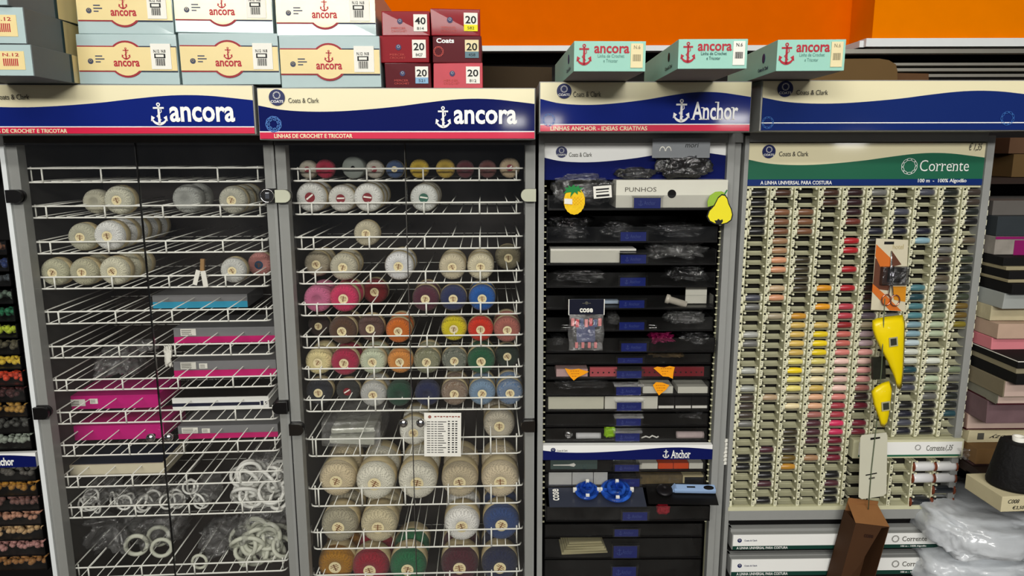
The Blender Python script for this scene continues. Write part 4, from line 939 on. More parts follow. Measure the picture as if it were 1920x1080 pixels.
# crumpled white strip
bag(1, 305, 322, 646, 692, .02, .012, PAPER, 'small crumpled white strip hanging by the door seam', amp=.8, seed=9, cat='tissue', name='crumpled_strip')
bag(1, 251, 292, 646, 667, .045, .03, BAGM, 'small crumpled bit of clear film on the sixth shelf front', TRAYZ[(1, 6)]+.003, seed=4, amp=.7, cat='film', name='plastic_film')
# bags of rings
RING = mat('white_ring_plastic', (226, 226, 220), .35, var=.03)
rmesh = MB().torus(1, .16, 0, 22, 7).mesh('plastic_ring', [RING])
thick = MB().torus(1, .22, 0, 24, 8).mesh('plastic_ring', [mat('ivory_ring_plastic', (198, 200, 184), .4)])
def rings(k, u0, u1, v0, v1, ya, yb_, n, rp, me, label, grp):
    for i in range(n):
        u, v = random.uniform(u0, u1), random.uniform(v0, v1); y = random.uniform(ya, yb_); p = at(k, u, v, y)
        rr = rp*mpp(k, u, v, y)
        tag(link('plastic_ring', me, None, W(k, p.x, p.y, p.z, rz=random.uniform(-1, 1), rx=random.uniform(-.9, .9)) @ Matrix.Scale(rr, 4)), label, 'ring', grp)
zt11 = TRAYZ[(1, 11)]
for i, (a, b, vt, vb) in enumerate(((146, 200, 918, 962), (196, 252, 922, 958), (248, 305, 918, 956), (298, 345, 918, 952), (345, 402, 900, 948))):
    pos = ['leftmost', 'second', 'third', 'fourth', 'fifth'][i]
    bag(1, a, b, vt, vb, .045, .10, BAGM, f'small clear bag, {pos} from the left on the eleventh shelf', zt11+.004, seed=20+i, amp=.6)
    rings(1, a+12, b-12, vt+12, vb-8, .06, .11, 5, 13, rmesh, f'thin white ring inside the {pos} small bag on the eleventh shelf', f'rings in the {pos} small bag')
bag(1, 438, 545, 868, 945, .05, .14, BAGM, 'large clear bag stuffed with thin white rings at the right of the eleventh shelf', zt11+.004, seed=31, amp=.5)
rings(1, 455, 532, 885, 935, .06, .16, 42, 22, rmesh, 'thin white ring inside the large bag at the right of the eleventh shelf', 'thin white rings in the large bag')
zt12 = TRAYZ[(1, 12)]
bag(1, 430, 545, 968, 1052, .05, .14, BAGM, 'large clear bag full of thick ivory rings at the right of the lowest visible shelf', zt12+.02, seed=33, amp=.4)
rings(1, 450, 532, 985, 1040, .065, .15, 30, 19, thick, 'thick ivory ring inside the large bag at the right of the lowest shelf', 'thick ivory rings in the large bag')
bag(1, 225, 330, 980, 1042, .09, .14, BAGM, 'clear bag of wide ivory rings in the middle of the lowest visible shelf', zt12+.01, seed=34, amp=.4)
for (u, v, r_, y, nm) in ((256, 1022, 22, .11, 'left'), (297, 1005, 21, .13, 'upper'), (303, 1027, 20, .09, 'right')):
    p = at(1, u, v, y); tag(link('plastic_ring', thick, None, W(1, p.x, p.y, p.z, rz=.2) @ Matrix.Scale(r_*.85*mpp(1, u, v, y), 4)), f'wide ivory ring, {nm} one of the three in the middle bag', 'ring', 'wide rings in the middle bag')
bag(1, 133, 240, 980, 1068, .06, .2, CLEAR, 'crumpled clear plastic bag at the left end of the lowest visible shelf', zt12+.004, seed=35, amp=.6)
bag(1, 355, 440, 1010, 1072, .05, .14, CLEAR, 'flat clear bag holding one ring on the lowest visible shelf', zt12+.004, seed=36, amp=.6)
p = at(1, 374, 1053, .045); tag(link('plastic_ring', thick, None, W(1, p.x, .045, p.z) @ Matrix.Scale(13*mpp(1, 374, 1053, .05), 4)), 'single cream ring near the front rail of the lowest visible shelf', 'ring')
# clothes peg with paper tags
p = at(1, 381, 503, .026)
pegw = build(MB().hull(-.004, .004, -.004, .004, -.012, .014, 0, .001), 'clothes_peg', mat('peg_wood', (150, 116, 74), .6), None, W(1, p.x, .024, p.z+.006, ry=.1))
tag(pegw, 'wooden clothes peg clipped to the fourth shelf rail of the left cabinet', 'clothes peg')
tg = build(MB().hull(-.008, .001, -.002, -.001, -.044, -.012, 0, .0005, Matrix.Rotation(.3, 4, 'Y')).hull(-.003, .007, -.0045, -.0012, -.046, -.012, 0, .0005, Matrix.Rotation(-.1, 4, 'Y')), 'paper_tag', PAPER, None, W(1, p.x, .018, p.z+.008))
tag(tg, 'pair of white paper tags hanging from the wooden peg', 'paper tag')
# ------------------------------------------------------------------ middle cabinet extras
z9 = TRAYZ[(2, 9)]
pk = ibox(2, 600, 716, 800, 848, .07, .14, clearmat('folded_film_pack', (.93, .93, .92), .08, .12, hazecol=(.8, .8, .78), bump=1, scale=25, fres=1.7), 'film_packet', 'folded stack of clear film packets at the left of the ninth shelf', 'packet', z9+.004, bev=.006, warp=.004)
dims(pk)
build(MB().hull(-.052, .052, .006, .13, .003, .022, 0, .004, warp=.003).hull(-.05, .05, .02, .13, .023, .036, 0, .004, warp=.003), 'folded_sheet', mat('film_sheets', (176, 178, 166), .3, bump=.5, scale=25, coat=.6, var=.12), pk)
ls = at(2, 830, 815, -.0145); wv = 34.5*mpp(2, 830, 815, -.0145); hv = 43*mpp(2, 830, 815, -.0145)
pl = build(MB().box(-wv, wv, -.0006, .0006, -hv, hv), 'price_list', PAPER, None, W(2, ls.x, -.0145, ls.z, ry=.02)); tag(pl, 'white handwritten price list taped to the glass of the middle cabinet', 'paper sheet')
t = MB(); disc(t, -wv*.7, hv*.82, .0035, -.0011, 1)
for i in range(9): t.box(-wv*.45+i*.0062, -wv*.45+i*.0062+.0045, -.0012, -.0005, hv*.80+(.001 if i % 2 else 0), hv*.80+.003, 1)
for i in range(14):
    z_ = hv*(.58-.108*i); x_ = -wv*.85
    for wl in (.007, .005, .005, random.uniform(.006, .02)): t.box(x_, x_+wl, -.0012, -.0005, z_, z_+.0014, 0); x_ += wl+.002
    for c_ in (.28, .50, .68): t.box(wv*c_, wv*c_+.0045, -.0012, -.0005, z_+.001-.0008*(i % 2), z_+.0028, 0)
build(t, 'handwriting', [INKB, mat('list_heading', (150, 96, 84), .6)], pl)
# ------------------------------------------------------------------ drawer contents
def dz_(i): return DZ[i][0]+.0042, DZ[i][2]
def dbox(i, u0, u1, vt, vb, m, label, cat='box', y=None, dep=.06, name='small_box', bev=.001, group=None, rz=0, zf=None):
    z, yf = dz_(i); y = yf+.006 if y is None else y
    o = ibox(3, u0, u1, vt, vb, y, dep, m, name, label, cat, z if zf is None else zf, rz, bev, group); return o
def dbag(i, u0, u1, vt, vb, m, label, y=None, dep=.08, seed=0, amp=.5):
    z, yf = dz_(i); return bag(3, u0, u1, vt, vb, yf+.008 if y is None else y, dep, m, label, z, seed=seed, amp=amp)
CARDW = mat('white_card_box', (214, 212, 198), .6, var=.05, bump=.1)
# top drawer
bg = dbag(0, 1033, 1154, 326, 391, BAGM, 'big clear bag with dark contents and a price label in the top drawer', seed=51, dep=.10, amp=.3)
ins = MB().hull(-.045, .045, -.03, .03, .004, .045, 0, .012, warp=.006); build(ins, 'dark_content', mat('dark_knit', (44, 42, 44), .8, bump=.8, scale=60), bg)
q = at(3, 1130, 360, -.045); pr_ = build(MB().hull(-.018, .018, -.0005, .0005, -.012, .012, 0, .0004).box(-.013, .013, -.0009, -.0005, .004, .007, 1).box(-.013, .012, -.0009, -.0005, -.001, .001, 1).box(-.013, .013, -.0009, -.0005, -.009, -.005, 1), 'price_label', [PAPER, INKB], None, W(3, q.x, -.043, q.z, ry=-.08)); tag(pr_, 'white printed price label on the big clear bag in the top drawer', 'label')
o = dbox(0, 1155, 1364, 340, 392, CARDW, 'long off-white card box with handwriting and a black hole in the top drawer', dep=.1); w_, h = dims(o)
t = MB(); text(t, 'PUNHOS', -w_*.42, -w_*.14, h*.58, h*.74, -.0008, 0); disc(t, w_*.0, h*.50, .0085, -.0008, 1); build(t, 'handwriting', [mat('pencil_grey', (96, 92, 84), .7), BLACKM], o)
ztop = DZ[0][0]+.0042+h+.001
hb2 = bag(3, 1228, 1342, 288, 340, .00+(-.02), .03, BAGD, 'smoky clear bag of black cloth under a grey header card, standing on the card box', ztop, seed=52, amp=.35)
q0_, q1_ = at(3, 1223, 275, -.016), at(3, 1331, 275, -.016); qt, qb = at(3, 1277, 259, -.016), at(3, 1277, 296, -.016)
hc = build(MB().hull(q0_.x, q1_.x, -.018, -.016, qb.z, qt.z, 0, .001), 'header_card', mat('grey_header_card', (134, 138, 142), .4, coat=.4), None, F[3]); hc.parent = hb2; hc.matrix_parent_inverse = hb2.matrix_basis.inverted()
t = MB(); mz = (qt.z+qb.z)/2; text(t, 'mori', q0_.x+.065, q0_.x+.092, mz+.001, mz+.010, -.0188, 0, shear=.2)
for i in range(12):
    b0, b1 = math.pi*i/12, math.pi*(i+1)/12
    for cxx in (q0_.x+.02, q0_.x+.032): t.prism([(cxx+r*math.cos(b), mz-.006+r*1.6*math.sin(b)) for r, b in ((.0045, b0), (.0045, b1), (.006, b1), (.006, b0))], -.0188, -.0182, 1)
gp = build(t, 'lettering', [INKB, PAPER], None, F[3]); gp.parent = hc; gp.matrix_parent_inverse = F[3].inverted(); gp.matrix_basis = F[3]
build(MB().hull(-.036, .034, -.008, .008, .002, .045, 0, .006, warp=.004), 'black_cloth', mat('black_cloth', (26, 25, 27), .8, bump=.9, scale=40), hb2)
bag(3, 1152, 1236, 319, 342, -.015, .03, BAGD, 'small smoky bag lying on the card box beside the header card bag', ztop, seed=53, amp=.5)
# fruit patches
def patch(parts, name, label, u, v, y, sc):
    q = at(3, u, v, y); s_ = mpp(3, u, v, y)
    root = None
    for i, (nm, pts, m, th, yy_) in enumerate(parts):
        mb = MB().prism([((a-u)*s_, -(b-v)*s_) for a, b in pts], yy_, yy_+th, 0)
        o = build(mb, name if i == 0 else nm, m, root, W(3, q.x, y, q.z) if i == 0 else None)
        if i == 0: root = o; tag(o, label, 'fabric patch')
    return root
ell = lambda cx, cy, a, b, n=28, j=0: [(cx+a*(1+j*(i % 2))*math.cos(2*math.pi*i/n), cy+b*(1+j*(i % 2))*math.sin(2*math.pi*i/n)) for i in range(n)]
YP = mat('patch_yellow', (240, 196, 20), .6, var=.15, scale=90, bump=.6); YP2 = mat('patch_lemon', (240, 226, 40), .6, var=.05); GP = mat('patch_green', (28, 128, 60), .6); GP2 = mat('patch_leaf_green', (150, 186, 60), .6, var=.15, scale=60)
pa = patch([('x', ell(1077, 377, 19.5, 25, 36, .03), YP, .002, 0),
 ('leaf_crown', [(1063, 361), (1056, 363), (1062, 356), (1058, 352), (1066, 352), (1064, 347), (1071, 351), (1075, 346), (1079, 351), (1086, 347), (1085, 352), (1094, 352), (1087, 356), (1090, 361), (1083, 358), (1083, 365), (1077, 360), (1069, 370), (1071, 360)], GP, .002, -.0015),
 ('price_tag', [(1058, 372), (1073, 373), (1073, 383), (1058, 382)], PAPER, .0008, -.002)], 'pineapple_patch', 'yellow pineapple patch with green leaf crown stuck on the top drawer', 1077, 377, -.047, 1)
g_ = MB(); s_ = mpp(3, 1077, 377, -.047)
for i in range(-5, 6):
    for sg in (-1, 1):
        x_ = i*6*s_; g_.prism([(x_-sg*8*s_, -8*s_), (x_-sg*8*s_+.0006, -8*s_), (x_+sg*8*s_+.0006, 8*s_), (x_+sg*8*s_, 8*s_)] if abs(i) < 3 else [(0, 0), (.0001, 0), (0, .0001), (0, 0)], -.0006, 0, 0)
build(g_, 'stitching', mat('patch_amber', (214, 150, 10), .6), pa)
pear = [(1352, 364), (1358, 365), (1363, 371), (1366, 381), (1372, 392), (1375, 403), (1373, 413), (1365, 419), (1353, 422), (1340, 420), (1330, 415), (1325, 406), (1328, 396), (1338, 385), (1345, 370)]
ce = (1350, 396)
inner = [(ce[0]+(a-ce[0])*.9, ce[1]+(b-ce[1])*.92) for a, b in pear]
patch([('x', pear, INKB, .002, 0), ('pear_body', inner, YP2, .0016, -.0012),
 ('calyx', [(1340, 413), (1345, 413), (1347, 410), (1351, 413), (1355, 411), (1356, 415), (1352, 421), (1344, 420)], INKB, .001, -.002),
 ('leaf', [(1327, 388), (1326, 378), (1330, 367), (1340, 360), (1352, 359), (1358, 363), (1350, 368), (1346, 378), (1338, 385)], GP2, .0016, .0012),
 ('stem', [(1356, 365), (1361, 356), (1363, 357), (1358, 366)], GP, .0016, .0012)], 'pear_patch', 'lemon yellow pear patch with black outline hanging at the right end of the top drawer', 1350, 396, -.047, 1)
# lower drawers
dbag(1, 1026, 1122, 404, 452, BAGD, 'smoky bag bulging at the left of the second drawer', y=.03, seed=54)
dbag(1, 1125, 1200, 418, 452, BAGD, 'smoky bag in the middle of the second drawer', y=.03, seed=55)
dbag(1, 1215, 1330, 425, 453, BAGD, 'low smoky bag at the right of the second drawer', y=.03, seed=56)
o = dbox(2, 1032, 1162, 473, 495, CARDW, 'long white card box at the left of the third drawer', dep=.08); dims(o)
o = ibox(3, 1032, 1193, 468, 472, .022, .07, PAPER, 'paper_slip', 'white paper slip lying on the long card box of the third drawer', 'paper sheet', DZ[2][0]+.0042+.0240); dims(o)
dbag(2, 1212, 1336, 455, 494, BAGM, 'crinkled dark clear bag at the right of the third drawer', y=.03, seed=57)
dbag(3, 1248, 1340, 500, 537, BAGD, 'smoky bag leaning at the right of the fourth drawer', y=.03, seed=58)
dbag(3, 1035, 1145, 514, 537, BAGD, 'low smoky bag at the left of the fourth drawer', y=.03, seed=59)
o = dbox(4, 1285, 1325, 543, 577, CARDW, 'upright white card at the right of the fifth drawer', 'card', y=.05, dep=.003, name='white_card'); dims(o)
q = at(3, 1268, 559, .035); r_ = .0085
rb = build(MB().lathe([(.004, 0), (r_*1.2, .001), (r_*1.2, .008), (r_*.9, .010), (r_*.85, .046), (.003, .047)], 0, 20, 'x'), 'ribbon_roll', mat('satin_white', (204, 196, 180), .3, coat=.5), None, W(3, q.x-.022, .04, DZ[4][0]+.018, ry=.28, rz=-.2)); tag(rb, 'shiny white satin ribbon roll in the fifth drawer', 'ribbon roll')
o = dbox(4, 1072, 1160, 562, 568, mat('pale_blue_strip', (168, 184, 200), .4), 'pale blue strip at the back of the fifth drawer', 'strip', y=.05, dep=.02, name='plastic_strip'); dims(o)
dbag(5, 1247, 1331, 590, 618, BAGM, 'clear crinkled bag at the right of the sixth drawer', y=.03, seed=60)
for u, nm in ((1061, 'left'), (1224, 'right')):
    q = at(3, u, 612, .03)
    tag(build(MB().tube([(-.012, 0, .0), (-.008, 0, .003), (.008, 0, .0022), (.010, 0, 0), (.008, 0, -.0022), (-.008, 0, -.003)], .0009, closed=True), 'wire_loop', CHROME, None, W(3, q.x, .03, q.z)), f'steel wire loop, {nm} one in the sixth drawer', 'wire loop')
dbag(5, 1140, 1165, 596, 618, BAGM, 'tiny clear bag beside the label of the sixth drawer', y=.03, seed=61)
dbag(6, 1220, 1272, 622, 646, mat('magenta_tinsel', (120, 16, 66), .35, var=.5, scale=80, bump=1, metal=.3), 'clump of magenta tinsel in the seventh drawer', y=.02, seed=62, amp=1.1).name = 'tinsel_clump'
dbag(6, 1275, 1340, 632, 658, BAGD, 'smoky bag at the right of the seventh drawer', y=.02, seed=63)
dbag(6, 1030, 1066, 640, 659, BAGD, 'smoky bag at the left of the seventh drawer', y=.02, seed=64)
dbag(7, 1214, 1290, 664, 681, clearmat('amber_bag', (.8, .66, .4), .25, .15, hazecol=(.32, .22, .1), bump=1, scale=50), 'amber clear bag in the eighth drawer', y=.03, seed=65)
o = dbox(8, 1043, 1102, 695, 709, mat('pink_white_box', (204, 168, 164), .6), 'pink white box at the left of the ninth drawer'); dims(o)
for (u0, u1, m, nm) in ((1106, 1157, mat('red_pink_strip', (190, 84, 90), .35, coat=.4), 'pinkish red'), (1203, 1320, mat('deep_red_strip', (124, 20, 34), .35, coat=.4), 'deep red')):
    o = dbox(8, u0, u1, 692, 709, m, f'{nm} perforated strip in the ninth drawer', 'strip', name='perforated_strip', dep=.01); w_, h = dims(o)
    t = MB(); n_ = 5 if u1 < 1200 else 12
    for i in range(n_): disc(t, -w_/2+w_*(i+.5)/n_, h*.45, .0018, -.0008, 0, 12)
    build(t, 'hole', BLACKM, o)
STK = mat('orange_star_sticker', (246, 160, 16), .5)
def sticker(pts, label, i=8, k=3, y=None, m=STK):
    u = sum(a for a, b in pts)/len(pts); v = sum(b for a, b in pts)/len(pts); y = DZ[i][2]-.0020 if y is None else y
    q = at(k, u, v, y); s_ = mpp(k, u, v, y)
    o = build(MB().prism([((a-u)*s_, -(b-v)*s_) for a, b in pts], 0, .0006, 0), 'price_sticker', m, None, W(k, q.x, y, q.z)); tag(o, label, 'sticker')
    t = MB()
    for j in range(3):
        x_ = -9*s_+j*1.5*s_
        while x_ < 8*s_-j*3*s_: wl = random.uniform(2, 4)*s_; t.box(x_, x_+wl, -.0003, 0, (4.5-j*5)*s_, (5.4-j*5)*s_, 0); x_ += wl+1.3*s_
    build(t, 'handwriting', mat('sticker_ink', (150, 84, 10), .6), o)
sticker([(1059, 690), (1071, 693), (1085, 691), (1104, 697), (1094, 703), (1083, 708), (1076, 714), (1070, 708), (1064, 700)], 'orange torn price sticker at the left of the ninth drawer')
sticker([(1225, 690), (1232, 687), (1245, 689), (1255, 686), (1265, 688), (1263, 698), (1262, 711), (1254, 707), (1243, 706), (1235, 699)], 'orange torn price sticker at the right of the ninth drawer')
sticker([(1224, 722), (1230, 716), (1242, 717), (1255, 722), (1249, 731), (1243, 736), (1236, 742), (1229, 732)], 'orange torn price sticker on the tenth drawer', 9)
dbag(9, 1038, 1150, 720, 741, BAGD, 'dark film bag at the left of the tenth drawer', y=.03, seed=66)
o = dbox(9, 1205, 1262, 725, 738, CARDW, 'white box behind the sticker in the tenth drawer'); dims(o)
o = dbox(9, 1271, 1327, 726, 738, CARDW, 'white box at the right of the tenth drawer'); dims(o)
o = dbox(10, 1028, 1132, 748, 771, mat('ivory_card', (206, 204, 184), .7), 'ivory card box filling the left of the eleventh drawer'); dims(o)
o = dbox(10, 1134, 1233, 746, 771, CARDW, 'white card box in the middle of the eleventh drawer'); dims(o)
for i, (a, b) in enumerate(((1234, 1264), (1266, 1296), (1297, 1328))):
    o = dbox(10, a, b, 746, 771, BLACK, f'small black box with white foot label, {["left","middle","right"][i]} of three in the eleventh drawer'); w_, h = dims(o)
    build(MB().box(-w_*.48, w_*.48, -.0008, 0, h*.05, h*.24, 0), 'foot_label', PAPER, o)
q = at(3, 1066, 815, .02); tag(build(MB().lathe([(.001, 0), (.0095, .0), (.0095, .022), (.001, .022)], 0, 22, 'y').torus(.0065, .0012, 0, 18, 6, Matrix.Translation((0, -.001, 0))), 'wire_reel', CHROME, None, W(3, q.x, .022, DZ[12][0]+.0042+.0097)), 'round silver wire reel in the thirteenth drawer', 'reel')
def roll(i, u0, u1, v, r_, m, label):
    a = at(3, u0, v, .022).x; b = at(3, u1, v, .022).x
    o = build(MB().lathe([(.002, 0), (r_, .0006), (r_, b-a-.0006), (.002, b-a)], 0, 18, 'x').lathe([(r_*1.0, .003), (r_*1.04, .004), (r_*1.0, b-a-.004)], 0, 18, 'x', caps=False), 'tape_roll', m, None, W(3, a, .024, DZ[i][0]+.0042+r_*1.05)); tag(o, label, 'roll')
roll(12, 1080, 1127, 813, .0068, mat('roll_white', (196, 196, 196), .6, var=.15, scale=80), 'white roll near the silver reel in the thirteenth drawer')
roll(12, 1268, 1320, 811, .0078, mat('roll_pinkish', (176, 160, 158), .6, var=.2, scale=80), 'pinkish white roll at the right of the thirteenth drawer')
dbag(12, 1133, 1155, 804, 827, mat('lime_tape', (150, 200, 20), .4), 'lime green crumpled tape in the thirteenth drawer', seed=67, dep=.02, amp=.3).name = 'green_tape'
q = at(3, 1218, 820, .02); tag(build(MB().tube([(-.018, 0, .0), (-.008, 0, .004), (0, 0, .001), (.006, 0, .0055), (.016, 0, .001), (.020, 0, .004)], .0018), 'twine', PAPER, None, W(3, q.x, .022, DZ[12][0]+.0062)), 'twisted white cord in the thirteenth drawer', 'cord')
dbag(11, 1268, 1325, 780, 798, BAGD, 'dark reddish film bag at the right of the twelfth drawer', y=.03, seed=68)
o = dbox(13, 1032, 1120, 865, 882, mat('teal_grey_card', (66, 84, 80), .5), 'teal grey card showing a white brush, left of the drawer below the banner', 'card', name='brush_card', dep=.004); w_, h = dims(o)
build(MB().prism([(-w_*.44, h*.44), (-w_*.1, h*.42), (0, h*.3), (.004, h*.5), (0, h*.72), (-w_*.1, h*.55), (-w_*.44, h*.52)], -.0012, 0, 0), 'brush', PAPER, o)
for i, (a, b, m, nm) in enumerate(((1199, 1233, CARDW, 'white packet left of the orange boxes'), (1234, 1262, mat('orange_red_box', (214, 74, 24), .5), 'orange box, left one of the pair'), (1263, 1291, mat('orange_red_box', (214, 74, 24), .5), 'orange box, right one of the pair'), (1292, 1318, CARDW, 'white packet right of the orange boxes'))):
    o = dbox(13, a, b, 871, 882, m, f'{nm} in the drawer below the banner'); dims(o)
for i, (a, b) in enumerate(((1029, 1072), (1073, 1112), (1113, 1139))):
    o = dbox(14, a, b, 890, 913, mat('white_gloss_pack', (190, 190, 186), .3, var=.1, coat=.4), f'glossy white packet, {["left","middle","right"][i]} of three above the blue wheels', 'packet', name='white_packet'); dims(o)
o = dbox(14, 1200, 1279, 895, 912, mat('floral_brown_box', (96, 82, 54), .6, var=.6, scale=90), 'brown patterned box above the rotary cutter'); dims(o)
o = dbox(14, 1280, 1322, 896, 912, mat('frame_cream', (184, 172, 132), .5), 'cream framed black box at the right above the rotary cutter'); w_, h = dims(o)
build(MB().box(-w_*.42, w_*.42, -.0008, 0, h*.16, h*.84, 0), 'black_window', BLACKM, o)
# pom-pom maker pack and rotary cutter lying on the pulled out drawer
zt16 = DZ[15][1]+.001; y16 = DZ[15][2]
pp = at(3, 1030, 950, y16); pq = at(3, 1212, 950, y16)
cardM = W(3, (pp.x+pq.x)/2, y16-.004, zt16, rx=.35)
wc = (pq.x-pp.x); card = build(MB().hull(-wc/2, wc/2, 0, .075, 0, .0015, 0, .001), 'pompom_maker_pack', mat('navy_grey_card', (50, 54, 66), .35, coat=.5), None, cardM); tag(card, 'dark pack with white lettering and two blue round pompom makers on the pulled-out drawer', 'packet')
t = MB(); MT = Matrix.Translation((-wc*.42, .018, .0018)) @ Matrix.Rotation(math.pi/2, 4, 'Z') @ Matrix.Rotation(-math.pi/2, 4, 'X')
text(t, 'cose', 0, .034, -.006, .008, 0, 0, .02, M=MT); build(t, 'lettering', PAPER, card)
BLP = clearmat('blue_clear_plastic', (.1, .25, .8), .45, .1, hazecol=(.03, .13, .6), scale=30)
for x_, R_, nm in ((-.022, .026, 'small'), (.042, .034, 'large')):
    b = MB(); Mx = Matrix.Translation((x_, .034, .012))
    b.lathe([(R_*.30, 0), (R_, .001), (R_, .004), (R_*.86, .006), (R_*.8, .006)], 0, 30, 'z', Mx, caps=False)
    b.lathe([(R_*.5, .004), (R_*.62, .006), (R_*.6, .016), (R_*.42, .018), (R_*.4, .004)], 0, 26, 'z', Mx, caps=False)
    b.box(-R_*.95, R_*.95, -.002, .002, .004, .008, 0, Mx).box(-.003, .003, -R_*.2, R_*.2, .014, .03, 0, Mx)
    ring = build(b, 'pompom_ring', BLP, card)
    for sx_, sy_ in ((-1, 0), (1, 0), (0, -.7)): build(MB().hull(sx_*R_-.004, sx_*R_+.004, sy_*R_-.003, sy_*R_+.003, .0, .010, 0, .001, Mx), 'white_clip', PAPER, ring)
    build(MB().hull(-.0035, .0035, -.003, .003, .026, .034, 0, .001, Mx), 'white_clip', PAPER, ring)
pp = at(3, 1216, 950, y16); pq = at(3, 1346, 950, y16); wc = pq.x-pp.x
card = build(MB().hull(-wc/2, wc/2, 0, .08, 0, .0015, 0, .001), 'rotary_cutter_pack', BLACK, None, W(3, (pp.x+pq.x)/2, y16-.002, zt16+.004, rx=.35, rz=-.05)); tag(card, 'black pack holding a rotary cutter with a pale blue handle on the pulled-out drawer', 'packet')
hM = Matrix.Translation((.012, .04, .004))
hd = MB().hull(-.028, .062, -.011, .008, 0, .009, 0, .004, hM).prism([(-.034, -.001), (-.026, .013), (-.02, .006), (-.022, 0)], -.008, .006, 0, hM)
hp_ = build(hd, 'cutter_handle', mat('pale_blue_handle', (150, 178, 216), .35, coat=.3), card)
build(MB().hull(.0, .018, -.003, .001, .0088, .0096, 0, .0004, hM).lathe([(.001, 0), (.008, 0), (.008, .0008), (.001, .0008)], 0, 18, 'z', hM @ Matrix.Translation((.047, -.002, .0086)) @ Matrix.Diagonal((1.4, .8, 1, 1))), 'handle_slot', BLACKM, hp_)
build(MB().lathe([(.004, .004), (.005, .006), (.016, .004), (.018, .002), (.018, 0), (.001, 0)], 0, 30, 'z', Matrix.Translation((-.036, .036, .005))), 'cutter_wheel', mat('dark_wheel', (40, 38, 40), .3, metal=.6), card)
dbag(15, 1232, 1258, 953, 971, mat('red_yarn_clump', (150, 14, 34), .7, bump=1, scale=60), 'small red yarn clump in the pulled-out drawer', y=-.02, seed=69, dep=.02, amp=.3).name = 'yarn_clump'
q = at(3, 1290, 967, -.01); tag(build(MB().hull(-.028, .028, -.001, .001, -.001, .001, 0, .0005), 'metal_needle', CHROME, None, W(3, q.x, -.01, q.z-.004, ry=.03)), 'thin metal needle at the right of the pulled-out drawer', 'needle')
pf = MB(); z18 = DZ[17][0]+.0045
for j in range(5): pf.hull(-.052+.004*j, .052-.003*j, .0+.001*j, .06, .0006+.0055*j, .0052+.0055*j, 0, .002, warp=.0012)
q = at(3, 1096, 1030, .03); tag(build(pf, 'folded_paper', mat('cream_folded_paper', (176, 168, 128), .7, var=.12), None, W(3, q.x, .025, z18, rz=.06)), 'folded cream paper bundle in the second lowest drawer', 'paper bundle')
# hanging pack of clips
q = at(3, 1101, 563, -.06); s_ = mpp(3, 1101, 610, -.06)
hcard = build(MB().hull(-33*s_, 33*s_, 0, .0014, -29*s_, 0, 0, .0008).box(-34*s_, -32.5*s_, -.0004, .0016, -30*s_, 0, 1).box(32.5*s_, 34*s_, -.0004, .0016, -30*s_, 0, 1), 'hanging_clip_pack', [mat('header_navy', (10, 14, 34), .4, coat=.5), PAPER], None, W(3, q.x, -.05, q.z)); tag(hcard, 'hanging clear pack of pink and blue clips under a navy header card', 'packet')
t = MB(); text(t, 'cose', -13*s_, 12*s_, -25*s_, -17*s_, -.0012, 0, .03); disc(t, 0, -7*s_, 3*s_, -.001, 1, 16); t.box(-8*s_, 8*s_, -.001, 0, -8*s_, -7*s_, 1); build(t, 'lettering', [PAPER, INK], hcard)
bm2 = bmesh.new(); mb = MB(); nx, nz = 18, 26; P = []
for sgn in (-1, 1):
    o_ = len(mb.v); vs = []
    for j in range(nz+1):
        for i in range(nx+1):
            a, b = i/nx, j/nz; e = math.sin(math.pi*a)*math.sin(math.pi*min(1, b*1.02))
            y_ = sgn*(.001+.008*max(0, e)**.5)+.003*N3.noise(Vector((a*7, b*9, sgn*3)))*e
            vs.append(((a-.5)*66*s_*(1-.04*math.sin(b*9)), y_, -29*s_-b*70*s_))
    mb.add(vs, [(j*(nx+1)+i, j*(nx+1)+i+1, (j+1)*(nx+1)+i+1, (j+1)*(nx+1)+i) for j in range(nz) for i in range(nx)], 0, True)
build(mb, 'clear_pouch', BAGM, hcard)
for i in range(7):
    col_ = [(214, 130, 130), (190, 60, 70), (60, 76, 120)][i % 3]
    build(MB().hull(-.0035, .0035, -.002, .003, -.008, .008, 0, .001, Matrix.Translation(((i-3)*8.5*s_, 0, -(44+2*(i % 2))*s_))), 'clip', mat(f'clip_{i % 3}', col_, .4), hcard)
build(MB().hull(-17*s_, 17*s_, -.001, .003, -82*s_, -50*s_, 0, .003, warp=.002), 'backing_card', mat('muted_blue_card', (78, 84, 116), .6), hcard)
for i in range(4): build(MB().hull(-.003, .003, -.004, -.001, -.006, .006, 0, .001, Matrix.Translation(((i-1.5)*12*s_, 0, -88*s_))), 'clip', mat('clip_0', (214, 130, 130), .4), hcard)
# ------------------------------------------------------------------ things hanging in front of the spool rack
def R4(u, v, y): return at(4, u, v, y)
# cord strip
pts = [(1659, 560), (1656, 620), (1653, 690), (1643, 800), (1634, 880), (1628, 955)]
cord = build(MB().tube([R4(u, v, -.052) for u, v in pts], .0011, n=6), 'twine', mat('green_grey_cord', (90, 100, 76), .6), None, F[4]); tag(cord, 'thin green grey cord hanging down in front of the spool rack', 'cord')
def flat(k, pts, y, th, m, name, label, cat, round_=False):
    u = sum(a for a, b in pts)/len(pts); v = sum(b for a, b in pts)/len(pts); q = at(k, u, v, y)
    P = [(at(k, a, b, y).x-q.x, at(k, a, b, y).z-q.z) for a, b in pts]
    return tag(build(MB().prism(P, 0, th), name, m, None, W(k, q.x, y, q.z)), label, cat), q, mpp(k, u, v, y)
card, q, s_ = flat(4, [(1643, 447), (1703, 450), (1697, 584), (1633, 581)], -.034, .0012, mat('scissor_card_cream', (206, 198, 172), .5, coat=.2), 'scissors_pack', 'cream and orange hanging card holding scissors with round rose gold handles', 'packet')
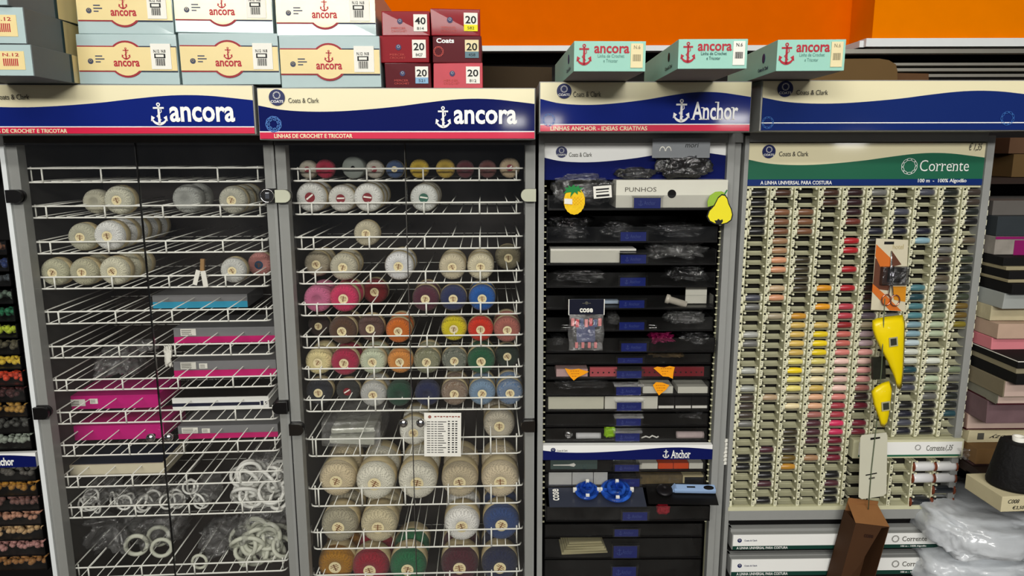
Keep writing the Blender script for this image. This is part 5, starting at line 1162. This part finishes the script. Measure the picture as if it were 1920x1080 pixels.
L4 = lambda a, b: (R4(a, b, -.034).x-q.x, R4(a, b, -.034).z-q.z)
st_ = MB()
st_.prism([L4(*p) for p in ((1643, 458), (1672, 486), (1672, 500), (1650, 500), (1641, 480))], -.0006, 0, 0)
st_.prism([L4(*p) for p in ((1641, 484), (1669, 500), (1668, 545), (1636, 541))], -.0005, 0, 1)
st_.prism([L4(*p) for p in ((1636, 532), (1660, 553), (1690, 583), (1668, 582), (1635, 547))], -.0008, 0, 0)
st_.prism([L4(*p) for p in ((1672, 537), (1699, 537), (1697, 566), (1676, 562))], -.0006, 0, 2)
st_.prism([L4(*p) for p in ((1672, 470), (1690, 496), (1672, 500))], -.0006, 0, 1)
st_.box(*sorted((L4(1658, 455)[0], L4(1676, 455)[0])), -.0009, 0, L4(1665, 458)[1], L4(1665, 453)[1], 3)
text(st_, 'hotel', L4(1674, 462)[0], L4(1694, 462)[0], L4(1680, 467)[1], L4(1680, 458)[1], -.0009, 4)
build(st_, 'printed_pattern', [mat('print_orange', (204, 108, 40), .5), mat('print_brown', (98, 60, 44), .5), mat('print_amber', (206, 136, 30), .5), INKB, mat('print_gold', (190, 176, 130), .5)], card)
bl_ = MB().hull(*sorted((L4(1651, 498)[0], L4(1701, 498)[0])), -.012, 0, L4(1670, 533)[1], L4(1670, 499)[1], 0, .002); build(bl_, 'blister', BAGD, card)
c0 = L4(1679, 515); build(MB().hull(c0[0]-.017, c0[0]+.019, -.004, -.0008, c0[1]-.015, c0[1]+.015, 0, .001), 'black_insert', BLACK, card)
build(MB().hull(c0[0]-.008, c0[0]+.008, -.008, -.004, c0[1]-.007, c0[1]+.007, 0, .003, Matrix.Identity(4)).hull(c0[0]-.004, c0[0]+.004, -.010, -.0075, c0[1]-.003, c0[1]+.003, 0, .002), 'thimble', CHROME, card)
ROSEG = mat('rose_gold', (200, 140, 120), .2, metal=.9)
for u, v in ((1660, 562), (1677, 563)):
    c_ = L4(u, v); build(MB().torus(9*s_, .0014, 0, 24, 6, Matrix.Translation((c_[0], -.003, c_[1])) @ Matrix.Diagonal((.95, 1, 1.15, 1))), 'handle_ring', ROSEG, card)
build(MB().tube([(L4(1665, 553)[0], -.003, L4(1665, 553)[1]), (L4(1667, 535)[0], -.003, L4(1667, 535)[1]), (L4(1670, 470)[0], -.003, L4(1670, 470)[1])], [.0014, .0018, .0006]).tube([(L4(1673, 553)[0], -.0035, L4(1673, 553)[1]), (L4(1671, 535)[0], -.0035, L4(1671, 535)[1]), (L4(1670.5, 470)[0], -.003, L4(1670.5, 470)[1])], [.0014, .0018, .0006]), 'scissor_blades', CHROME, card)
def pouch(pts, y, label, lab):
    u = sum(a for a, b in pts)/len(pts); v = sum(b for a, b in pts)/len(pts); q = R4(u, v, y)
    P = [Vector((R4(a, b, y).x-q.x, 0, R4(a, b, y).z-q.z)) for a, b in pts]; n = len(P); mb = MB(); vs = []
    for f, yy_ in ((1, 0), (.8, -.004), (.45, -.0065), (.0, -.0075)):
        for p in P: vs.append((p.x*f, yy_+.0016*N3.noise(Vector((p.x*90*f, f*5, p.z*70*f))), p.z*f))
    for f, yy_ in ((.6, .003), (0, .004)):
        for p in P: vs.append((p.x*f, yy_, p.z*f))
    fs = []
    for a in range(3):
        for j in range(n): fs.append((a*n+j, a*n+(j+1) % n, (a+1)*n+(j+1) % n, (a+1)*n+j))
    for j in range(n): fs.append((j, (j+1) % n, 4*n+(j+1) % n, 4*n+j)); fs.append((4*n+j, 4*n+(j+1) % n, 5*n+(j+1) % n, 5*n+j))
    mb.add(vs, fs, 0, True)
    o = build(mb, 'vinyl_pouch', YEL, None, W(4, q.x, y, q.z)); tag(o, label, 'pouch')
    c_ = R4(*lab, y); s_ = mpp(4, *lab, y); cx, cz = c_.x-q.x, c_.z-q.z; MR = Matrix.Translation((cx, 0, cz)) @ Matrix.Rotation(-.15, 4, 'Y')
    b = MB().box(-8*s_, 8*s_, -.0092, -.0086, -9*s_, 9*s_, 0, MR).box(-5.5*s_, 5.5*s_, -.0096, -.009, -6.5*s_, 6.5*s_, 1, MR); build(b, 'window_print', [mat('pouch_label_grey', (170, 166, 130), .5), mat('pouch_label_dark', (52, 54, 44), .5)], o)
    return o, q, s_
pouch([(1636, 601), (1644, 597), (1660, 594), (1692, 590), (1697, 603), (1696, 650), (1694, 700), (1691, 726), (1687, 731), (1682, 727), (1676, 706), (1664, 678), (1650, 652), (1640, 632), (1635, 614)], -.048, 'large yellow tapering vinyl pouch hanging below the scissors card', (1671, 639))
pouch([(1634, 734), (1640, 726), (1654, 718), (1667, 714), (1673, 729), (1671, 750), (1667, 780), (1663, 797), (1657, 802), (1651, 798), (1646, 780), (1638, 758)], -.062, 'small yellow tapering vinyl pouch hanging on the cord below the large one', (1657, 759))
dk, q, s_ = flat(4, [(1637, 671), (1660, 671), (1661, 710), (1637, 712)], -.028, .008, mat('dark_green_pack', (34, 36, 28), .5, var=.5, scale=90), 'dark_packet', 'small dark printed packet left of the large yellow pouch', 'packet')
wc_, q, s_ = flat(4, [(1616, 816), (1662, 811), (1664, 818), (1662, 925), (1656, 930), (1616, 936), (1610, 932), (1613, 822)], -.050, .0012, mat('white_hang_card', (202, 200, 180), .6, var=.04), 'hang_card', 'blank off-white hang card with slots on the cord over the lower rack', 'card')
L4 = lambda a, b: (R4(a, b, -.05).x-q.x, R4(a, b, -.05).z-q.z)
build(MB().prism([L4(*p) for p in ((1632, 821), (1650, 819), (1650, 822), (1632, 825))], -.0005, 0, 0), 'slot', [BLACKM], wc_)
build(MB().prism([L4(*p) for p in ((1623, 890), (1644, 886), (1644, 888), (1623, 892))], -.0005, 0, 0), 'slot', [BLACKM], wc_)
build(MB().prism([L4(*p) for p in ((1629, 896), (1640, 894), (1640, 897), (1629, 899))], -.0005, 0, 0), 'printed_mark', [INK], wc_)
# long brown carton hanging below
q = R4(1636, 984, -.085); q2 = R4(1612, 1120, -.085); s_ = mpp(4, 1636, 984, -.085)
Mb = W(4, q.x, -.085, q.z, ry=.14, rx=.05)
wb = 33*s_; lb = 190*s_
bx = MB()
bx.box(-wb, wb, .05, .052, -lb, 0, 0).box(-wb, -wb+.0015, 0, .052, -lb, 0, 0).box(wb-.0015, wb, 0, .052, -lb, 0, 0)
bx.prism([(-wb, 0), (wb, 0), (wb*.55, -.004), (-wb*.1, -lb*.45), (-wb, -lb*.8)], -.0012, 0, 0)
bx.add([(-wb, 0, 0), (wb, 0, 0), (wb*.85, .05, .022), (-wb*.95, .05, .020)], [(0, 1, 2, 3)], 1)
bx.box(-wb*.95, wb*.85, .05, .0515, 0, .03, 1)
cb = build(bx, 'brown_carton', [KRAFTD, mat('kraft_flap', (140, 96, 56), .7, var=.15)], None, Mb); tag(cb, 'long open dark brown carton hanging in front of the lower grey drawers', 'carton')
t = MB(); text(t, 'cose', -wb*.35, wb*.2, -.030, -.022, -.002, 0, .04); build(t, 'lettering', mat('brown_print', (46, 24, 14), .7), cb)
q = R4(1745, 1062, -.0215); sticker([(1734, 1050), (1742, 1048), (1754, 1049), (1757, 1056), (1753, 1064), (1745, 1068), (1739, 1072), (1734, 1062)], 'orange torn price sticker on the lowest visible grey drawer', k=4, y=-.0215, m=mat('orange_sticker_red', (236, 112, 30), .5))
# ------------------------------------------------------------------ shelf with stacked boxes on the right
xs_ = a3+.006
def yz_from(u, v, x):
    I = F[4].inverted(); o_ = I @ CAM; d = I.to_3x3() @ ray(u, v); t_ = (x-o_.x)/d.x; p = o_+d*t_; return p.y, p.z
zcur = [None]
def sbox(uf, vt, vb, m, name, label, cat='box', w_=.3, dep=None, rz=0, side=None, warp=0, zf=None, xo=0):
    y, zb_ = yz_from(uf, vb, xs_+xo); _, zt_ = yz_from(uf, vt, xs_+xo)
    if zf is not None: zb_ = zf
    dep = (.30-y) if dep is None else dep
    o = build(MB().hull(0, w_, 0, dep, 0, zt_-zb_, 0, .0015, warp=warp), name, m, None, W(4, xs_+xo, y, zb_, rz=rz)); tag(o, label, cat)
    return o, zt_-zb_
p = yz_from(1840, 968, xs_); zsh = at(4, 1876, 960, -.24).z
sh = cabinet_root(4, 'side_shelf', 'dark wooden shelf unit stacked with boxes at the right edge', 'shelf')
zt_top = at(4, 1890, 252, 0).z
build(MB().box(xs_-.002, xs_+.6, -.02, .32, zsh-.02, zsh), 'shelf_board', DARK, sh)
build(MB().box(xs_-.002, xs_+.6, .32, .33, .1, zt_top+.1), 'back_panel', mat('shelf_back_black', (14, 10, 9), .8), sh)
build(MB().box(xs_-.002, xs_+.6, -.01, .32, .55, .57), 'shelf_board', DARK, sh)
build(MB().box(xs_-.002, xs_+.6, .04, .32, at(4, 1890, 405, .04).z-.016, at(4, 1890, 405, .04).z-.0), 'shelf_board', DARK, sh)
STACK = [ # uf, v top, v bottom, mat, name, label, extras
 (1818, 885, 925, mat('dusty_mauve_box', (70, 46, 46), .7, var=.25), 'mauve_box', 'worn mauve box at the bottom of the stack behind the black cone'),
 (1826, 838, 880, mat('kraft_open_box', (120, 90, 54), .7, var=.1), 'kraft_box', 'open brown kraft box just below the cream box with handwriting'),
 (1812, 806, 832, mat('cream_paper_box', (206, 196, 160), .6), 'cream_box', 'cream box with upside-down black handwriting in the right stack'),
 (1812, 774, 799, mat('pale_pink_box', (150, 124, 112), .6, var=.12), 'pale_box', 'flat dull pink box with thin dark red line beneath, right stack'),
 (1850, 750, 770, mat('mauve_magazine', (112, 88, 92), .5, var=.3, scale=30), 'mauve_folder', 'mauve patterned folder in the right stack'),
 (1868, 738, 752, mat('grey_green_box', (124, 122, 108), .6, var=.25, scale=30), 'thin_box', 'thin grey green box with a dark red edge, above the mauve folder'),
 (1882, 712, 734, mat('khaki_box', (126, 116, 94), .6, var=.12), 'khaki_box', 'khaki box with pink front in the right stack'),
 (1905, 702, 712, BLACKM, 'black_folder', 'black folder directly on the khaki box'),
 (1904, 690, 700, mat('khaki_board', (136, 128, 104), .6), 'pale_board', 'pale khaki board between two black folders below the pink box'),
 (1908, 676, 688, BLACKM, 'black_folder', 'black folder with a white edge line right under the pink box'),
 (1855, 631, 670, mat('pink_box', (214, 128, 136), .6, var=.08), 'pink_box', 'bright pink box in the middle of the right stack'),
 (1869, 606, 628, mat('peach_beige_box', (188, 160, 140), .55, var=.15), 'peach_box', 'peach beige box on the pink box'),
 (1856, 572, 604, mat('crumpled_cream_pack', (184, 174, 142), .6, var=.2, bump=.6), 'cream_pack', 'crumpled cream packet with brown print on the peach box'),
 (1880, 548, 570, mat('grey_white_slab', (160, 164, 160), .5, var=.06), 'grey_slab', 'greyish white slab under the black binders'),
 (1895, 532, 546, BLACKM, 'black_binder', 'lowest black binder of the right stack'),
 (1890, 524, 531, mat('binder_cream', (150, 140, 110), .6), 'pale_board', 'lower pale page block between the black binders'),
 (1890, 508, 523, BLACKM, 'black_binder', 'middle black binder of the right stack'),
 (1885, 500, 507, mat('binder_cream', (150, 140, 110), .6), 'pale_board', 'upper pale page block between the black binders'),
 (1880, 482, 499, BLACKM, 'black_binder', 'top black binder under the lace-covered box'),
 (1862, 443, 480, mat('lace_grey_box', (140, 134, 126), .6, var=.35, scale=45), 'lace_box', 'grey lace-patterned box with magenta edge'),
 (1866, 405, 439, mat('slate_fabric_box', (44, 50, 54), .8, var=.15), 'slate_box', 'dark slate box on top of the lace-patterned box')]
zc = zsh+.0006
for i, (uf, vt, vb, m, nm, lb) in enumerate(STACK):
    y, _ = yz_from(uf, vb, xs_); _, zt_ = yz_from(uf, vt, xs_)
    hh = zt_-zc
    if hh < .004: hh = .006
    o = build(MB().hull(0, .32, 0, .30-y, 0, hh-.0006, 0, .0015, warp=.001 if i not in (7, 9, 14, 16, 18) else 0), nm, m, None, W(4, xs_+.001*(i % 3), y, zc)); tag(o, lb, 'box' if 'folder' not in nm and 'binder' not in nm else 'folder')
    if nm == 'cream_box':
        t = MB(); text(t, 'Cozy', .045, .10, hh*.3, hh*.75, -.0008, 0, shear=.4, M=Matrix.Translation((.145, 0, hh)) @ Matrix.Rotation(math.pi, 4, 'Y')); t.box(.02, .034, -.0008, 0, hh*.25, hh*.8, 1); build(t, 'handwriting', [INKB, INK], o)
    if nm == 'pink_box': pass
    if nm == 'lace_box': build(MB().box(.04, .3, -.0008, 0, 0, hh*.8, 0).box(0, .3, -.0008, 0, hh*.86, hh, 0), 'magenta_edge', mat('magenta_edge', (130, 20, 90), .5), o)
    if nm in ('khaki_box', 'thin_box', 'pale_box'): build(MB().box(.001, .31, -.0008, 0, .001, hh-.002, 0), 'front_label', mat('pinkish_front', (196, 172, 160), .6, var=.12), o)
    if nm in ('thin_box', 'pale_box'): build(MB().box(-.0008, .31, -.001, .3-y, -.0002, .003, 0), 'dark_red_edge', mat('dark_red_edge', (60, 12, 22), .6), o)
    if nm == 'black_folder' and i == 9: build(MB().box(-.0006, .31, -.0008, .3-y, hh-.0025, hh-.001, 0), 'white_edge', PAPER, o)
    if nm == 'kraft_box':
        build(MB().hull(.004, .3, .004, .05, hh-.004, hh-.0008, 0, .001, warp=.0005), 'crinkled_film', mat('silver_film', (200, 206, 208), .2, metal=.5, bump=1, scale=90), o)
    zc += hh
q = R4(1895, 320, .12)
for i, (u, v0, v1) in enumerate(((1893, 258, 283), (1900, 288, 330))):
    a, b = R4(u, v1, .02), R4(u, v0, .02); z_ = (b.z, a.z)
zsb = at(4, 1890, 405, .04).z
o = build(MB().hull(0, .25, 0, .16, 0, R4(1900, 332, .06).z-zc-.0006 if False else .03, 0, .001), 'grey_lid', mat('dusty_grey_lid', (92, 88, 84), .8, var=.1), None, W(4, xs_+.004, .0, zc+.0002)); tag(o, 'dusty grey lid on the slate box', 'lid')
bz = R4(1900, 332, .1).z
build(MB().box(xs_-.002, xs_+.6, .08, .32, bz-.014, bz-.001), 'shelf_board', DARK, sh)
h_ = R4(1900, 288, .1).z-bz
tag(build(MB().hull(0, .3, 0, .2, 0, h_-.001, 0, .001), 'kraft_box', KRAFT, None, W(4, R4(1900, 300, .1).x, .1, bz)), 'brown box high on the right shelf, lower of two', 'box')
tag(build(MB().hull(0, .3, 0, .2, 0, R4(1900, 258, .1).z-bz-h_, 0, .001), 'kraft_box', mat('brown_cardboard_d', (92, 66, 46), .8), None, W(4, R4(1893, 270, .1).x, .1, bz+h_)), 'brown box high on the right shelf, upper of two', 'box')
# cone on its cream box, in front of the stack
y_, z_ = -.16, zsh+.0006
p0 = R4(1876, 960, y_); p1 = R4(1876, 932, y_)
xb0 = p0.x
bld = build(MB().box(xs_-.002, xs_+.6, -.255, -.02, zsh-.016, zsh-.0001), 'shelf_board', DARK, sh)
yy_ = atz(4, 1876, 960, zsh+.0006).y; xb0 = atz(4, 1876, 960, zsh+.0006).x
hbx = R4(1876, 932, yy_).z-zsh
cbx = build(MB().hull(0, .14, 0, .10, 0, hbx, 0, .0015), 'cream_box', mat('cream_paper_box', (206, 196, 160), .6), None, W(4, xb0, yy_, zsh+.0006, rz=.05)); tag(cbx, 'small cream box with handwriting C008 carrying the black thread cone', 'box')
t = MB(); text(t, 'C008', .012, .034, hbx*.55, hbx*.8, -.0008, 0, shear=.3); text(t, '€3,50', .022, .045, hbx*.12, hbx*.38, -.0008, 0, shear=.3); build(t, 'handwriting', INKB, cbx)
pc = atz(4, 1895, 925, zsh+hbx+.002); rc = 46*mpp(4, 1895, 900, pc.y); hc_ = 86*mpp(4, 1895, 890, pc.y)
cone = build(MB().lathe([(rc*.3, 0), (rc, .001), (rc*1.02, .006), (rc*.68, hc_), (rc*.6, hc_+.003), (rc*.2, hc_+.003)], 0, 40, 'z'), 'thread_cone', mat('black_thread', (14, 13, 14), .75, bump=.6, scale=120), None, W(4, xb0+.055, yy_+.05, zsh+.0012+hbx)); tag(cone, 'big black thread cone standing on a small cream box', 'thread cone')
build(MB().lathe([(rc*.22, hc_-.004), (rc*.26, hc_+.012), (rc*.20, hc_+.012), (rc*.16, hc_-.004)], 0, 24, 'z', caps=False), 'cone_core', PAPER, cone)
q = atz(4, 1806, 958, zsh+.003)
bag(4, 1790, 1830, 935, 962, -.03, .05, BAGM, 'scrap of clear film on the dark shelf below the mauve box', zsh+.001, seed=71, amp=.8, cat='film', name='plastic_film')
# plastic wrapped white bundles on the lower shelf
WB = mat('white_wrapped_cloth', (206, 210, 214), .25, var=.12, scale=18, bump=1, coat=.7)
zl = R4(1850, 1066, -.12).z
bag(4, 1782, 2010, 975, 1060, -.14, .30, WB, 'upper white bundle wrapped in crinkled plastic below the dark shelf', zl, seed=72, amp=.16, cat='bundle', name='wrapped_bundle')
bag(4, 1772, 2010, 1063, 1150, -.14, .30, WB, 'lower white bundle wrapped in crinkled plastic at the bottom right corner', zl-(R4(1850, 1063, -.14).z-R4(1850, 1150, -.14).z)-.001, seed=73, amp=.16, cat='bundle', name='wrapped_bundle')
# ------------------------------------------------------------------ neighbouring drawer unit at the far left
nb = cabinet_root(0, 'drawer_cabinet', 'partly seen black drawer unit full of small coloured skeins at the left edge')
def K0(u, v, y=0.0): return at(0, u, v, y)
xr0 = at(0, 70, 830, .0).x-.012; xl0 = xr0-.34
build(MB().box(xl0, xr0+.012, .3, .31, .1, 1.6).box(xr0+.002, xr0+.008, .01, .3, .1, 1.6).box(xl0, xr0+.008, .0, .3, 1.5, 1.6), 'cabinet_shell', BLACKM, nb)
bt, bb = K0(40, 849).z, K0(40, 875).z
ban = build(MB().box(xl0, xr0+.006, -.002, .01, bb, bt, 0), 'banner', WHITEP, nb)
f = MB(); waveband(f, xl0, xr0+.006, bb-.008, bt+.006, bb, -.0026, 0, 0, 1); t0 = K0(-12, 865).x; t1 = K0(30, 865).x
build(f, 'blue_wave', NAVY, ban)
t = MB(); text(t, 'Anchor', K0(-14, 865).x, K0(28, 865).x, K0(10, 872).z, K0(10, 857).z, -.0035, 0, .03); build(t, 'lettering', WHITEP, ban)
ROW0 = [(447, 479, (150, 100, 70), 'brown'), (479, 510, (36, 56, 110), 'navy blue'), (510, 538, (70, 78, 84), 'slate'), (538, 571, (110, 130, 112), 'grey green'), (571, 604, (20, 120, 76), 'green'), (604, 635, (196, 214, 50), 'lime'), (635, 666, (96, 90, 66), 'olive grey'), (666, 694, (240, 204, 60), 'yellow'),
 (694, 725, (236, 74, 36), 'orange red'), (725, 755, (70, 22, 20), 'dark maroon'), (755, 784, (190, 144, 60), 'ochre'), (784, 814, (80, 80, 74), 'dark grey'), (814, 844, (166, 176, 160), 'sage white'),
 (879, 904, (96, 92, 84), 'taupe grey'), (904, 932, (190, 134, 40), 'golden'), (932, 960, (130, 90, 80), 'dusty brown'), (960, 987, (206, 150, 120), 'yellow and pink'), (987, 1015, (214, 176, 124), 'peach'), (1015, 1044, (196, 140, 132), 'dull pink'), (1044, 1072, (170, 116, 56), 'amber brown')]
FL = yarnmat('skein_floss', 0, .5, 6, 900, .5, .0002)
for i, (vt, vb, rgb, nm) in enumerate(ROW0):
    zb_, zt_ = K0(40, vb).z+.002, K0(40, vt).z
    d = MB().box(xl0, xr0, .0, .25, zb_, zb_+.002, 0).box(xl0, xl0+.002, .0, .25, zb_, zt_-.004, 0).box(xr0-.002, xr0, .0, .25, zb_, zt_-.004, 0).box(xl0, xr0, -.001, .001, zb_, zb_+.003, 0)
    dr = build(d, 'drawer', BLACK, nb)
    build(MB().box(xl0+.002, xr0-.002, .0, .002, zb_+.003, zt_-.006, 0), 'drawer_front', ACRYL, dr)
    mb = MB()
    for j in range(46):
        x_ = random.uniform(xr0-.12, xr0-.010); y_ = random.uniform(.014, .05); r_ = random.uniform(.0045, .0065)
        zz_ = zb_+.003+r_+random.uniform(0, max(.001, (zt_-zb_)*.62-2*r_))
        mb.ball((x_, y_, zz_), r_, 0, 6, 1.2, 1.0)
    sk = build(mb, 'thread_skein', FL, None, F[0], rgb); tag(sk, f'{nm} skeins filling the {ordn(i+1)} drawer of the unit at the left edge', 'thread skeins', None, 'stuff')
